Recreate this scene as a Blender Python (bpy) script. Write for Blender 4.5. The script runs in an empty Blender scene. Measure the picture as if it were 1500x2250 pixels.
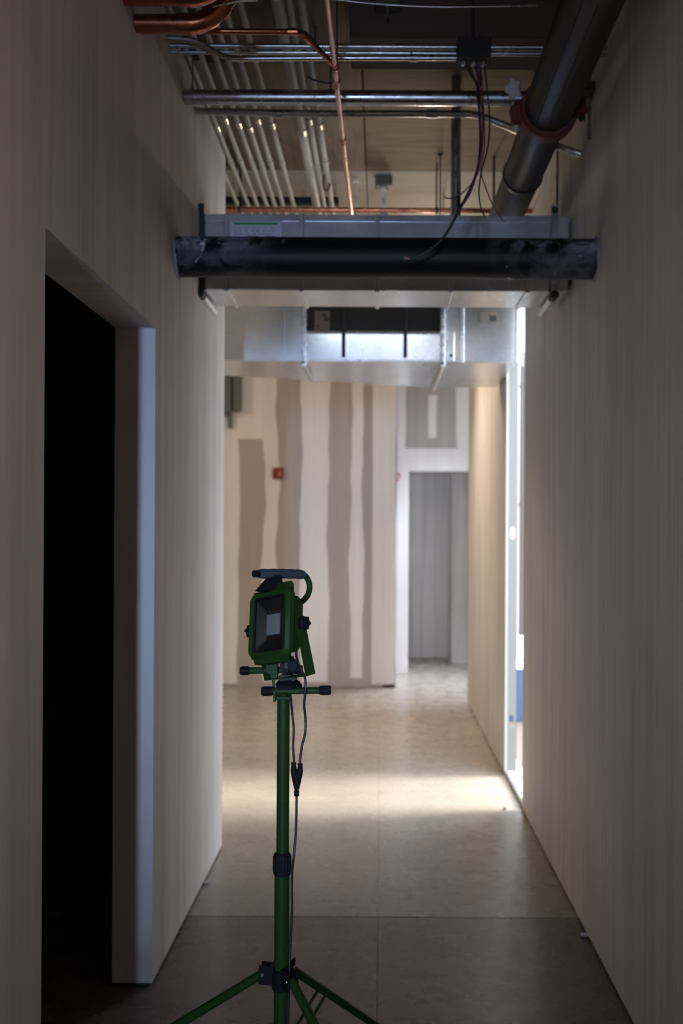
import bpy, bmesh, math, random
from mathutils import Vector, Matrix

random.seed(7)
S = bpy.context.scene
COL = S.collection
R = math.radians

# ------------------------------------------------------------------ camera
# X right, Y down the corridor, Z up (metres); the lens is a 35 mm on a full-frame sensor held upright
F = 35.0 / 36.0 * 2250.0
CAMZ = 1.468
ROLL = 0.0055
VX, VY = 834.0, 1172.0
cam = bpy.data.cameras.new('camera')
cam.sensor_fit = 'VERTICAL'
cam.sensor_height = 36.0
cam.sensor_width = 24.0
cam.lens = 35.0
cam.shift_x = -(VX - 750.0) / 2250.0
cam.shift_y = (VY - 1125.0) / 2250.0
cam.dof.use_dof = True
cam.dof.focus_distance = 2.25
cam.dof.aperture_fstop = 3.2
cam.clip_start = 0.05
camo = bpy.data.objects.new('camera', cam)
COL.objects.link(camo)
camo.location = (0, 0, CAMZ)
camo.rotation_euler = (Matrix.Rotation(-ROLL, 3, 'Y') @ Matrix.Rotation(R(90), 3, 'X')).to_euler()
S.camera = camo

# ------------------------------------------------------------------ light
w = bpy.data.worlds.new('world')
S.world = w
w.use_nodes = True
bg = w.node_tree.nodes['Background']
bg.inputs[0].default_value = (0.76, 0.87, 1.0, 1)
bg.inputs[1].default_value = 4.0


def light(name, typ, loc, energy, color, direction=None, **kw):
    d = bpy.data.lights.new(name, typ)
    d.energy = energy
    d.color = color
    for k, v in kw.items():
        setattr(d, k, v)
    o = bpy.data.objects.new(name, d)
    COL.objects.link(o)
    o.location = loc
    if direction is not None:
        o.rotation_euler = Vector(direction).to_track_quat('-Z', 'Y').to_euler()
    return o


# hazy low sun from the yard on the right, through the unglazed wall opening
light('sun', 'SUN', (6, 5.6, 5), 5.0, (1.0, 0.95, 0.87), (-0.84, -0.055, -0.54), angle=R(24))
# sky light entering the opening
po = light('opening_daylight', 'AREA', (0.90, 5.66, 1.4), 1.0, (1, 1, 1), (-1, 0, 0),
           shape='RECTANGLE', size=0.74, size_y=2.8)
po.data.cycles.is_portal = True
# cool daylight from a deep slot window at the end of the corridor behind the camera
light('slot_window_daylight', 'AREA', (-0.40, -5.16, 1.45), 2.9, (0.40, 0.60, 1.0), (0.02, 1, 0),
      shape='RECTANGLE', size=0.16, size_y=1.1, spread=R(24))
# cool glazed door of the side vestibule, warm lamps in the side room and above the far duct;
# the two downlights, the strip between the ducts and the warm panel behind the camera are added fills
light('vestibule_daylight', 'AREA', (3.4, 10.0, 1.15), 34.0, (0.74, 0.84, 1.0), (-1, 0, -0.05),
      shape='RECTANGLE', size=0.7, size_y=2.0)
light('recess_floor_fill', 'AREA', (0.6, 9.78, 3.3), 9.5, (0.76, 0.85, 1.0), (0, 0, -1),  # added unseen fill that brightens the recess floor
      shape='RECTANGLE', size=0.5, size_y=0.3, spread=R(58))
light('far_corridor_fill', 'AREA', (0.1, 7.55, 3.3), 7.2, (1.0, 0.84, 0.66), (0, 0, -1),  # added unseen fill that lifts the far floor and right wall
      shape='RECTANGLE', size=0.5, size_y=0.5, spread=R(95))
light('side_room_fixture', 'AREA', (-3.2, 7.3, 3.2), 15.0, (1.0, 0.78, 0.52), (0.3, 0.1, -1),
      shape='RECTANGLE', size=0.6, size_y=1.2)
light('high_work_lamp', 'POINT', (0.35, 6.9, 3.02), 12.0, (1.0, 0.80, 0.58), shadow_soft_size=0.09)
light('duct_strip_fill', 'AREA', (-0.03, 4.45, 2.775), 0.6, (0.80, 0.89, 1.0), (0, 0.75, 0.45),  # added light, out of sight behind the first duct, brightening the second
      shape='RECTANGLE', size=0.75, size_y=0.05)
light('near_wall_fill', 'AREA', (0.74, -0.7, 1.6), 15.0, (1.0, 0.84, 0.74), (-1, 0.5, 0.05),  # added warm fill for the near left wall; the right wall is solid here
      shape='RECTANGLE', size=0.8, size_y=1.2, spread=R(80))

S.view_settings.view_transform = 'Standard'
S.view_settings.look = 'None'
S.view_settings.gamma = 1.0
S.view_settings.use_curve_mapping = False
S.view_settings.exposure = 1.62
S.cycles.max_bounces = 6
S.cycles.adaptive_threshold = 0.02


# ------------------------------------------------------------------ helpers
def at(px, py, D):
    """metric point of a measurement taken at depth D"""
    dx, dy = px - VX, py - VY
    x = dx + dy * ROLL
    y = dy - dx * ROLL
    return Vector((x * D / F, D, CAMZ - y * D / F))


def xat(px, py, D):
    return at(px, py, D).x


def zat(px, py, D):
    return at(px, py, D).z


def thing(name, label, cat, loc=(0, 0, 0), group=None):
    o = bpy.data.objects.new(name, None)
    COL.objects.link(o)
    o.location = loc
    o['label'] = label
    o['category'] = cat
    if group:
        o['group'] = group
    return o


def rootloc(o):
    v = Vector((0, 0, 0))
    while o is not None:
        v += o.location
        o = o.parent
    return v


def new(name, bm, mat, parent=None, smooth=None, label=None, cat=None, group=None, kind=None):
    me = bpy.data.meshes.new(name)
    if parent is not None:
        bmesh.ops.translate(bm, verts=bm.verts, vec=-rootloc(parent))
    bmesh.ops.recalc_face_normals(bm, faces=bm.faces)
    bm.to_mesh(me)
    bm.free()
    me.materials.append(mat)
    o = bpy.data.objects.new(name, me)
    COL.objects.link(o)
    if parent is not None:
        o.parent = parent
    if smooth:
        for p in me.polygons:
            p.use_smooth = True
        me.set_sharp_from_angle(angle=R(smooth if smooth is not True else 40))
    if label:
        o['label'] = label
    if cat:
        o['category'] = cat
    if group:
        o['group'] = group
    if kind:
        o['kind'] = kind
    return o


def B():
    return bmesh.new()


def box(bm, x0, x1, y0, y1, z0, z1, bevel=0.0, M=None, seg=1):
    t = bmesh.new()
    bmesh.ops.create_cube(t, size=1.0)
    bmesh.ops.scale(t, verts=t.verts, vec=(x1 - x0, y1 - y0, z1 - z0))
    bmesh.ops.translate(t, verts=t.verts, vec=((x0 + x1) / 2, (y0 + y1) / 2, (z0 + z1) / 2))
    if bevel:
        bmesh.ops.bevel(t, geom=t.edges[:], offset=bevel, segments=seg, affect='EDGES', profile=0.5)
    if M is not None:
        bmesh.ops.transform(t, matrix=M, verts=t.verts)
    merge(bm, t)
    return bm


def merge(bm, t):
    vm = {}
    for v in t.verts:
        vm[v] = bm.verts.new(v.co)
    for f in t.faces:
        try:
            bm.faces.new([vm[v] for v in f.verts])
        except ValueError:
            pass
    t.free()


def curve(pts, n=8):
    """Catmull-Rom through pts"""
    pts = [Vector(p) for p in pts]
    out = []
    for i in range(len(pts) - 1):
        p0 = pts[max(i - 1, 0)]
        p1, p2 = pts[i], pts[i + 1]
        p3 = pts[min(i + 2, len(pts) - 1)]
        for k in range(n):
            t = k / n
            out.append(0.5 * ((2 * p1) + (p2 - p0) * t + (2 * p0 - 5 * p1 + 4 * p2 - p3) * t * t
                              + (3 * p1 - p0 - 3 * p2 + p3) * t ** 3))
    out.append(pts[-1])
    return out


def tube(bm, pts, r, n=12, cap=True, ry=None):
    pts = [Vector(p) for p in pts]
    m = len(pts)
    rr = r if isinstance(r, (list, tuple)) else [r] * m
    tan = []
    for i in range(m):
        a = pts[max(i - 1, 0)]
        b = pts[min(i + 1, m - 1)]
        tan.append((b - a).normalized() if (b - a).length > 1e-9 else Vector((0, 0, 1)))
    up = Vector((0, 0, 1)) if abs(tan[0].z) < 0.9 else Vector((1, 0, 0))
    u = tan[0].cross(up).normalized()
    rings = []
    for i in range(m):
        t = tan[i]
        u = (u - t * u.dot(t))
        u = u.normalized() if u.length > 1e-6 else t.orthogonal().normalized()
        v = t.cross(u)
        rings.append([bm.verts.new(pts[i] + (u * math.cos(2 * math.pi * k / n) + v * math.sin(2 * math.pi * k / n)) * rr[i])
                      for k in range(n)])
    for i in range(m - 1):
        for k in range(n):
            bm.faces.new((rings[i][k], rings[i][(k + 1) % n], rings[i + 1][(k + 1) % n], rings[i + 1][k]))
    if cap:
        bm.faces.new(rings[0][::-1])
        bm.faces.new(rings[-1])
    return bm


def ring(bm, a, b, prof, n=24):
    """profile of (t, radius) along the segment a-b, closed at the ends"""
    a, b = Vector(a), Vector(b)
    return tube(bm, [a.lerp(b, t) for t, _ in prof], [q for _, q in prof], n)


def straight_ring(bm, a, b, prof, n=24):
    # like ring(), but keeps one frame, so steps in radius at the same t are allowed
    a, b = Vector(a), Vector(b)
    t = (b - a).normalized()
    u = t.orthogonal().normalized()
    v = t.cross(u)
    rings = []
    for s, q in prof:
        c = a.lerp(b, s)
        rings.append([bm.verts.new(c + (u * math.cos(2 * math.pi * k / n) + v * math.sin(2 * math.pi * k / n)) * q) for k in range(n)])
    for i in range(len(rings) - 1):
        for k in range(n):
            bm.faces.new((rings[i][k], rings[i][(k + 1) % n], rings[i + 1][(k + 1) % n], rings[i + 1][k]))
    bm.faces.new(rings[0][::-1])
    bm.faces.new(rings[-1])
    return bm


def prism(bm, poly, axis, a, b):
    """polygon of 2-D points extruded along axis from a to b; axis 'y' -> points are (x,z), 'x' -> (y,z), 'z' -> (x,y)"""
    def mk(p, t):
        if axis == 'y':
            return (p[0], t, p[1])
        if axis == 'x':
            return (t, p[0], p[1])
        return (p[0], p[1], t)
    A = [bm.verts.new(mk(p, a)) for p in poly]
    Bv = [bm.verts.new(mk(p, b)) for p in poly]
    bm.faces.new(A)
    bm.faces.new(Bv[::-1])
    n = len(poly)
    for i in range(n):
        bm.faces.new((A[i], A[(i + 1) % n], Bv[(i + 1) % n], Bv[i]))
    return bm


# ------------------------------------------------------------------ materials
def mat(name, color, rough=0.5, metal=0.0, spec=0.5):
    m = bpy.data.materials.new(name)
    m.use_nodes = True
    b = m.node_tree.nodes['Principled BSDF']
    b.inputs['Base Color'].default_value = (*color, 1)
    b.inputs['Roughness'].default_value = rough
    b.inputs['Metallic'].default_value = metal
    b.inputs['Specular IOR Level'].default_value = spec
    return m


class N:
    def __init__(s, m):
        s.m = m
        s.t = m.node_tree
        s.b = s.t.nodes['Principled BSDF']

    def add(s, typ, **kw):
        n = s.t.nodes.new(typ)
        for k, v in kw.items():
            setattr(n, k, v)
        return n

    def link(s, a, b):
        s.t.links.new(a, b)

    def coords(s, scale=(1, 1, 1), loc=(0, 0, 0), gen='Object'):
        tc = s.add('ShaderNodeTexCoord')
        mp = s.add('ShaderNodeMapping')
        mp.inputs['Scale'].default_value = scale
        mp.inputs['Location'].default_value = loc
        s.link(tc.outputs[gen], mp.inputs[0])
        return mp.outputs[0]

    def noise(s, scale=5, detail=4, rough=0.55, vec=None, dist=0.0):
        n = s.add('ShaderNodeTexNoise')
        n.inputs['Scale'].default_value = scale
        n.inputs['Detail'].default_value = detail
        n.inputs['Roughness'].default_value = rough
        n.inputs['Distortion'].default_value = dist
        if vec is not None:
            s.link(vec, n.inputs['Vector'])
        return n.outputs[0]

    def ramp(s, fac, stops, interp='LINEAR'):
        n = s.add('ShaderNodeValToRGB')
        n.color_ramp.interpolation = interp
        e = n.color_ramp.elements
        while len(e) < len(stops):
            e.new(0.5)
        for i, (p, c) in enumerate(stops):
            e[i].position = p
            e[i].color = (*c, 1) if len(c) == 3 else c
        s.link(fac, n.inputs[0])
        return n.outputs[0]

    def mr(s, fac, a, b, c, d):
        n = s.add('ShaderNodeMapRange')
        for i, v in enumerate((a, b, c, d)):
            n.inputs[i + 1].default_value = v
        s.link(fac, n.inputs[0])
        return n.outputs[0]

    def mix(s, fac, a, b, blend='MIX'):
        n = s.add('ShaderNodeMix', data_type='RGBA', blend_type=blend)
        if isinstance(fac, (int, float)):
            n.inputs[0].default_value = fac
        else:
            s.link(fac, n.inputs[0])
        for i, q in ((6, a), (7, b)):
            if isinstance(q, tuple):
                n.inputs[i].default_value = (*q, 1)
            else:
                s.link(q, n.inputs[i])
        return n.outputs[2]

    def math(s, op, a, b=0.0):
        n = s.add('ShaderNodeMath', operation=op)
        for i, q in ((0, a), (1, b)):
            if isinstance(q, (int, float)):
                n.inputs[i].default_value = q
            else:
                s.link(q, n.inputs[i])
        return n.outputs[0]

    def color(s, sock):
        s.link(sock, s.b.inputs['Base Color'])

    def rough(s, sock):
        s.link(sock, s.b.inputs['Roughness'])

    def bump(s, h, strength=0.3, dist=0.01, prev=None):
        n = s.add('ShaderNodeBump')
        n.inputs['Strength'].default_value = strength
        n.inputs['Distance'].default_value = dist
        s.link(h, n.inputs['Height'])
        if prev is not None:
            s.link(prev, n.inputs['Normal'])
        s.link(n.outputs[0], s.b.inputs['Normal'])
        return n.outputs[0]


def m_drywall(name, col, streak_axis='y', bump_d=0.006, contrast=0.13):
    m = mat(name, col, 0.75, 0, 0.3)
    n = N(m)
    sc = {'y': (0.05, 1.0, 0.035), 'x': (1.0, 0.05, 0.035)}[streak_axis]
    v = n.coords(sc)
    a = n.noise(4.0, 2, 0.5, v)
    b = n.noise(9.0, 3, 0.6, v)
    h = n.math('ADD', n.math('MULTIPLY', a, 1.0), n.math('MULTIPLY', b, 0.30))
    v2 = n.coords((1, 1, 1))
    blot = n.noise(2.2, 2, 0.6, v2)
    fine = n.noise(24.0, 2, 0.6, v)
    s = n.math('ADD', n.math('ADD', n.math('MULTIPLY', b, 0.5), n.math('MULTIPLY', fine, 0.3)), n.math('MULTIPLY', blot, 0.2))
    lo = tuple(c * (1 - contrast) for c in col)
    hi = tuple(min(1, c * (1 + contrast)) for c in col)
    n.color(n.ramp(s, [(0.40, lo), (0.60, hi)]))
    n.bump(h, 1.0, bump_d)
    return m


M_WALL = m_drywall('painted_drywall', (0.56, 0.51, 0.475), 'y')
M_WALLX = m_drywall('painted_drywall_cross', (0.56, 0.52, 0.48), 'x')
M_BOARD = m_drywall('bare_drywall_board', (0.37, 0.325, 0.295), 'x', 0.001, 0.06)
M_MUD = m_drywall('joint_compound', (0.66, 0.635, 0.61), 'x', 0.001, 0.05)


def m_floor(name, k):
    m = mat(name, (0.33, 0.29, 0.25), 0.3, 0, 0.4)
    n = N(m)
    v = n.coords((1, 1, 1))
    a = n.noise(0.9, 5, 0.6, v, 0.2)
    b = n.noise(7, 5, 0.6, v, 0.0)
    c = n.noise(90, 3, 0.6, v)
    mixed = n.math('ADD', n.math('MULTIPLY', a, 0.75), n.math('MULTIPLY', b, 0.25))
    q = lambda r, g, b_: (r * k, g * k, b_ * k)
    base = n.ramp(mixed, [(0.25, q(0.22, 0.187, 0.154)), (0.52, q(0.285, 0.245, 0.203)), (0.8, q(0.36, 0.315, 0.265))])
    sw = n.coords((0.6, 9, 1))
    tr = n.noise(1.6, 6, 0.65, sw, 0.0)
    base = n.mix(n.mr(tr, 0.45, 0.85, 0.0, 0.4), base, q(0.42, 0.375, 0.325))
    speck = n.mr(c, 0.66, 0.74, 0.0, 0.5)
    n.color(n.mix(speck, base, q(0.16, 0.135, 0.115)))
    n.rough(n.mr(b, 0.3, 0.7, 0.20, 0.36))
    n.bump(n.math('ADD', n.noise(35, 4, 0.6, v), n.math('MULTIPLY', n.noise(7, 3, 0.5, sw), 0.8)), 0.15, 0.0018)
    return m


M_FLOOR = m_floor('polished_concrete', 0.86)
M_FLOOR_SHADE = m_floor('near_shade_concrete', 0.42)  # near slabs: the foreground's falling light is put into a darker colour


def m_galv(name='galvanised_steel', base=(0.62, 0.65, 0.68), r0=0.16, r1=0.26):
    m = mat(name, base, 0.3, 0.86)
    n = N(m)
    v = n.coords((1, 1, 1))
    vo = n.add('ShaderNodeTexVoronoi')
    vo.inputs['Scale'].default_value = 55
    n.link(v, vo.inputs['Vector'])
    sp = n.add('ShaderNodeSeparateColor')
    n.link(vo.outputs['Color'], sp.inputs[0])
    big = n.noise(3, 4, 0.6, v)
    n.color(n.mix(n.mr(sp.outputs[0], 0, 1, 0, 1), tuple(c * 0.94 for c in base), tuple(min(1, c * 1.04) for c in base)))
    n.rough(n.mr(big, 0.3, 0.7, r0 + 0.04, r1 + 0.03))
    n.bump(n.noise(2.5, 1, 0.4, v), 0.25, 0.008)
    return m


M_GALV = m_galv()
M_STUD = mat('dull_zinc', (0.15, 0.15, 0.138), 0.6, 0.0, 0.3)


def m_metal(name, col, r=0.3, var=0.1, dirt=None, dirtamt=0.5):
    m = mat(name, col, r, 1.0)
    n = N(m)
    v = n.coords((1, 1, 1))
    a = n.noise(14, 5, 0.6, v)
    n.rough(n.mr(a, 0.3, 0.7, max(0.05, r - var), r + var))
    if dirt:
        n.color(n.mix(n.mr(a, 0.5, 0.75, 0, dirtamt), col, dirt))
    return m


M_RAIL = m_metal('rail_zinc', (0.6, 0.6, 0.58), 0.4)
M_STEEL = m_metal('steel_pipe', (0.52, 0.53, 0.56), 0.28, 0.1, (0.22, 0.2, 0.19))
M_CONDUIT = m_metal('conduit_steel', (0.50, 0.50, 0.48), 0.30, 0.08, (0.25, 0.22, 0.2))
M_PALE = mat('painted_conduit', (0.36, 0.35, 0.30), 0.55, 0, 0.3)
M_COPPER = m_metal('copper', (0.40, 0.14, 0.075), 0.28, 0.08, (0.12, 0.05, 0.03), 0.85)
M_COPPERP = m_metal('pale_copper', (0.80, 0.50, 0.42), 0.32, 0.08, (0.4, 0.2, 0.15), 0.5)
M_IRON = mat('black_iron', (0.020, 0.016, 0.017), 0.46, 0.0, 0.22)
M_DARKMET = mat('dark_metal', (0.022, 0.021, 0.022), 0.6, 0.0, 0.3)
M_RED = mat('red_oxide_paint', (0.10, 0.014, 0.012), 0.55)
M_PLASTER = mat('white_sealant', (0.48, 0.46, 0.45), 0.8)
M_COLLAR = mat('dirty_plaster', (0.22, 0.21, 0.21), 0.9)
M_BLACK = mat('black_rubber', (0.008, 0.008, 0.009), 0.6, 0, 0.12)
M_FOAM = mat('grey_foam_grip', (0.045, 0.05, 0.062), 0.9, 0, 0.2)
M_WIREK = mat('black_wire', (0.015, 0.013, 0.014), 0.45)
M_WIRER = mat('red_wire', (0.14, 0.018, 0.022), 0.45)
M_WIREB = mat('blue_wire', (0.03, 0.045, 0.14), 0.45)
M_DARKWOOD = mat('dark_timber', (0.085, 0.062, 0.05), 0.8)
M_REDBOX = mat('red_plastic', (0.18, 0.010, 0.012), 0.4)
M_BEAD = mat('primed_bead', (0.32, 0.31, 0.28), 0.7, 0, 0.2)
M_WHITE = mat('white_paint', (0.75, 0.74, 0.72), 0.6)
M_GREENLABEL = mat('green_print', (0.02, 0.22, 0.06), 0.6)
M_LABEL = mat('label_paper', (0.50, 0.48, 0.52), 0.6)
M_INK = mat('dark_print', (0.04, 0.035, 0.045), 0.6)
M_TAN = mat('tan_label_paper', (0.20, 0.16, 0.13), 0.8)
M_LED = mat('led_chip_plate', (0.36, 0.36, 0.34), 0.5)
M_REFL = m_metal('lamp_reflector', (0.16, 0.17, 0.17), 0.35, 0.05)
M_GREYBOX = mat('grey_green_enamel', (0.10, 0.105, 0.09), 0.5)
M_CONC = mat('pale_yard_concrete', (0.55, 0.52, 0.47), 0.85)
M_YARDWALL = mat('white_render', (0.72, 0.72, 0.70), 0.85)
M_BLUE = mat('blue_plastic', (0.022, 0.038, 0.095), 0.6)
M_GREYPOST = mat('grey_paint', (0.05, 0.048, 0.056), 0.7)
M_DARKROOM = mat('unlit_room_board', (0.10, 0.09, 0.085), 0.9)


def m_green():
    m = mat('green_enamel', (0.028, 0.13, 0.028), 0.5, 0, 0.14)
    n = N(m)
    v = n.coords((1, 1, 1))
    a = n.noise(60, 4, 0.6, v)
    n.color(n.mix(n.mr(a, 0.55, 0.75, 0, 0.5), (0.014, 0.040, 0.006), (0.008, 0.020, 0.004)))
    n.rough(n.mr(a, 0.3, 0.7, 0.40, 0.58))
    return m


M_GREEN = m_green()


def m_glass():
    m = mat('lamp_glass', (0.9, 0.95, 0.93), 0.06)
    b = m.node_tree.nodes['Principled BSDF']
    b.inputs['Transmission Weight'].default_value = 1.0
    b.inputs['IOR'].default_value = 1.25
    return m


M_GLASS = m_glass()


def m_ply(name, c0, c1, rot=False):
    m = mat(name, c1, 0.75)
    n = N(m)
    v = n.coords((1.2, 14, 1) if not rot else (14, 1.2, 1))
    a = n.noise(2.0, 6, 0.65, v, 0.8)
    v2 = n.coords((1, 1, 1))
    b = n.noise(3.0, 4, 0.6, v2)
    s = n.math('ADD', n.math('MULTIPLY', a, 0.6), n.math('MULTIPLY', b, 0.4))
    n.color(n.ramp(s, [(0.3, c0), (0.62, c1)]))
    n.bump(a, 0.3, 0.003)
    return m


M_PLY = m_ply('plywood_deck', (0.085, 0.06, 0.034), (0.22, 0.168, 0.105))
M_PLYD = m_ply('weathered_deck_board', (0.10, 0.072, 0.048), (0.25, 0.18, 0.115), True)
M_GYP = m_ply('grey_ceiling_board', (0.33, 0.31, 0.27), (0.46, 0.43, 0.38))


def m_blackpipe():
    m = mat('black_wrap', (0.004, 0.004, 0.005), 0.5, 0, 0.2)
    n = N(m)
    v = n.coords((1, 1, 1))
    tc = n.add('ShaderNodeTexCoord')
    sx = n.add('ShaderNodeSeparateXYZ')
    n.link(tc.outputs['Object'], sx.inputs[0])
    ax = n.math('ABSOLUTE', sx.outputs[0])
    endm = n.mr(ax, 0.36, 0.62, 0.0, 1.0)
    topm = n.mr(sx.outputs[2], 0.0, 0.03, 0.25, 1.0)
    a = n.noise(9, 6, 0.7, v, 1.2)
    dust = n.math('MULTIPLY', n.math('MULTIPLY', n.mr(a, 0.42, 0.62, 0, 1), endm), topm)
    col = n.mix(n.math('MULTIPLY', dust, 0.8), (0.004, 0.004, 0.005), (0.34, 0.34, 0.37))
    sm = n.noise(16, 3, 0.5, n.coords((1, 1, 0.7), (3.1, 0.4, 1.7)), 0.6)
    splat = n.math('MULTIPLY', n.mr(sm, 0.66, 0.70, 0, 1), n.mr(ax, 0.30, 0.55, 0.0, 1.0))
    n.color(n.mix(splat, col, (0.45, 0.46, 0.48)))
    n.rough(n.mr(dust, 0, 1, 0.5, 0.8))
    return m


M_BLACKPIPE = m_blackpipe()

# ------------------------------------------------------------------ structure
XL, XR = -0.727, 0.765          # corridor faces
ZC = 3.35                       # underside of the deck
WT = 0.13                       # partition thickness
D_N, D_F = 2.155, 3.215         # dark doorway in the left wall
H_D = 2.127
D_LE = 4.655                    # end of the left wall
O_N, O_F = 5.295, 6.04          # opening in the right wall
D_RE = 8.6                      # end of the right wall
D_B = 9.48                      # back wall
D_DW = 10.43                    # wall with the far doorway


def struct(name, bm, m, parent=None, **kw):
    return new(name, bm, m, parent, kind=None if parent is not None else 'structure', **kw)


# floor: sawn concrete slabs over a dark base, the joints are real gaps
bm = B()
box(bm, -5.3, 3.8, -5.4, 12.2, -0.2, -0.012)
floor = struct('floor', bm, M_DARKWOOD)
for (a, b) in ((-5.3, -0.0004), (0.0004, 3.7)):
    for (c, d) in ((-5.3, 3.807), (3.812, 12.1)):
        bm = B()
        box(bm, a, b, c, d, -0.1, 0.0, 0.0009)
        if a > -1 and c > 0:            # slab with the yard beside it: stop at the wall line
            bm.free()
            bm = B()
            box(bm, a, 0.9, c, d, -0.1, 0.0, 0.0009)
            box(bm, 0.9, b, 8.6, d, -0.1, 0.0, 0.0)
        struct('concrete_slab', bm, M_FLOOR_SHADE if c < 0 else M_FLOOR, floor)

# left wall: near length, header over the dark doorway, far length with a rounded end
GAP = 0.012
bm = B()
box(bm, XL - WT, XL, -5.2, D_N, GAP, ZC)
box(bm, XL - WT, XL, D_N, D_F, H_D, ZC)
box(bm, XL - WT, XL, D_F, D_LE - 0.02, GAP, ZC)
tube(bm, [(XL - 0.02, D_LE - 0.02, GAP), (XL - 0.02, D_LE - 0.02, ZC)], 0.02, 20)
box(bm, XL - WT, XL - 0.02, D_LE - 0.03, D_LE, GAP, ZC)
wall_left = struct('wall_left', bm, M_WALL, smooth=30)
bm = B()
box(bm, XL - WT + 0.015, XL - 0.013, -5.2, D_N - 0.01, 0, GAP + 0.01)
box(bm, XL - WT + 0.015, XL - 0.013, D_F + 0.012, D_LE - 0.02, 0, GAP + 0.01)
struct('floor_track', bm, M_DARKMET, wall_left)

# dark room behind the doorway
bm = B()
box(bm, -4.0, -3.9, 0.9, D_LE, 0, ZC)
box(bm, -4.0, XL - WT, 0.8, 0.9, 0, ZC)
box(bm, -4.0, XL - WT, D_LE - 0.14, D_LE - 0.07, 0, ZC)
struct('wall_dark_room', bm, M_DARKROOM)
bm = B()
box(bm, -5.2, XL - WT, D_LE - 0.07, D_LE, 0, ZC)
struct('wall_side_room_front', bm, M_WALLX)
bm = B()
box(bm, -5.2, -5.1, D_LE, D_B, 0, ZC)
struct('wall_side_room', bm, M_WALL)

# right wall: near length, far length, header above the opening
bm = B()
box(bm, XR, XR + 0.105, -5.2, O_N, GAP, ZC)
wr = bm
box(bm, XR, XR + 0.105, O_N, O_F, 2.80, ZC)
box(bm, XR, XR + 0.012, O_F - 0.003, D_RE, GAP, ZC)
box(bm, XR + 0.068, XR + 0.078, O_F + 0.55, D_RE, GAP, ZC)
box(bm, XR, XR + 0.078, D_RE - 0.012, D_RE, GAP, ZC)
wall_right = struct('wall_right', bm, M_WALL)
bm = B()
box(bm, XR + 0.013, XR + 0.09, -5.2, O_N - 0.01, 0, GAP + 0.01)
box(bm, XR + 0.013, XR + 0.066, O_F + 0.04, D_RE - 0.02, 0, GAP + 0.01)
struct('floor_track', bm, M_DARKMET, wall_right)

# metal stud jamb with punched slots, facing down the corridor
def stud(y, face):
    bm = B()
    x0, x1 = XR + 0.012, XR + (0.070 if face > 0 else 0.094)
    xc = (x0 + x1) / 2
    hw = 0.0135
    zs = []
    for zc in (0.335, 1.475, 2.55):
        zs.append((zc - 0.036, zc + 0.036))
    edges = [0.03] + [q for p in zs for q in p] + [2.80]
    for i in range(0, len(edges), 2):
        box(bm, x0, x1, y, y + 0.0015, edges[i], edges[i + 1])
    for a, b in zs:
        box(bm, x0, xc - hw, y, y + 0.0015, a, b)
        box(bm, xc + hw, x1, y, y + 0.0015, a, b)
        for (s, zz) in ((1, b), (-1, a)):      # rounded slot ends
            for q in (-1, 1):
                prism(bm, [(xc + q * hw, zz), (xc + q * hw * 0.45, zz), (xc + q * hw, zz - s * hw * 0.8)], 'y', y, y + 0.0015)
    for xx in (x0, x1 - 0.0015):
        box(bm, xx, xx + 0.0015, y + (0 if face > 0 else -0.035), y + (0.036 if face > 0 else 0.0015), 0.03, 2.80)
    return bm


struct('jamb_stud', stud(O_F, 1), M_STUD, wall_right)
struct('jamb_stud', stud(O_N - 0.002, -1), M_STUD, wall_right)
# drywall edge bead beside the stud and the sill track between the studs
bm = B()
box(bm, XR - 0.0015, XR + 0.013, O_F - 0.006, O_F - 0.0032, GAP, 2.8)
struct('corner_bead', bm, M_BEAD, wall_right)
bm = B()
prof = [(XR + 0.004, 0.0), (XR + 0.004, 0.026), (XR + 0.014, 0.034), (XR + 0.066, 0.03), (XR + 0.07, 0.0)]
prism(bm, prof, 'y', O_N + 0.004, O_F - 0.007)
struct('sill_track', bm, M_BEAD, wall_right)

# back wall of bare board with bands of joint compound
bm = B()
box(bm, -5.2, 0.155, D_B, D_B + 0.12, 0.004, ZC)
box(bm, 0.035, 0.155, D_B, D_DW, 0.004, ZC)
wall_back = struct('wall_back', bm, M_BOARD)


def band(x0, x1, z0, z1, y, parent, m, amp=0.02, seed=1, name='compound_band', t=0.0022, freq=2.6):
    rnd = random.Random(seed)
    ph = [rnd.uniform(0, 6.28) for _ in range(6)]
    nseg = 40
    L, Rr = [], []
    for i in range(nseg + 1):
        z = z0 + (z1 - z0) * i / nseg
        w1 = amp * (0.6 * math.sin(freq * z + ph[0]) + 0.4 * math.sin(2.3 * freq * z + ph[1]) + 0.25 * math.sin(6.1 * freq * z + ph[2]))
        w2 = amp * (0.6 * math.sin(freq * z + ph[3]) + 0.4 * math.sin(2.1 * freq * z + ph[4]) + 0.25 * math.sin(5.7 * freq * z + ph[5]))
        L.append((x0 + w1, z))
        Rr.append((x1 + w2, z))
    bm = B()
    for i in range(nseg):
        v = []
        for (px, pz) in (L[i], Rr[i], Rr[i + 1], L[i + 1]):
            v.append(bm.verts.new((px, y - t, pz)))
        bm.faces.new(v)
    bmesh.ops.remove_doubles(bm, verts=bm.verts, dist=1e-6)
    ext = bmesh.ops.extrude_face_region(bm, geom=bm.faces[:])
    bmesh.ops.translate(bm, verts=[e for e in ext['geom'] if isinstance(e, bmesh.types.BMVert)], vec=(0, t - 0.0002, 0))
    return struct(name, bm, m, parent)


def bx(px):
    return (px - VX) * D_B / F


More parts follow.
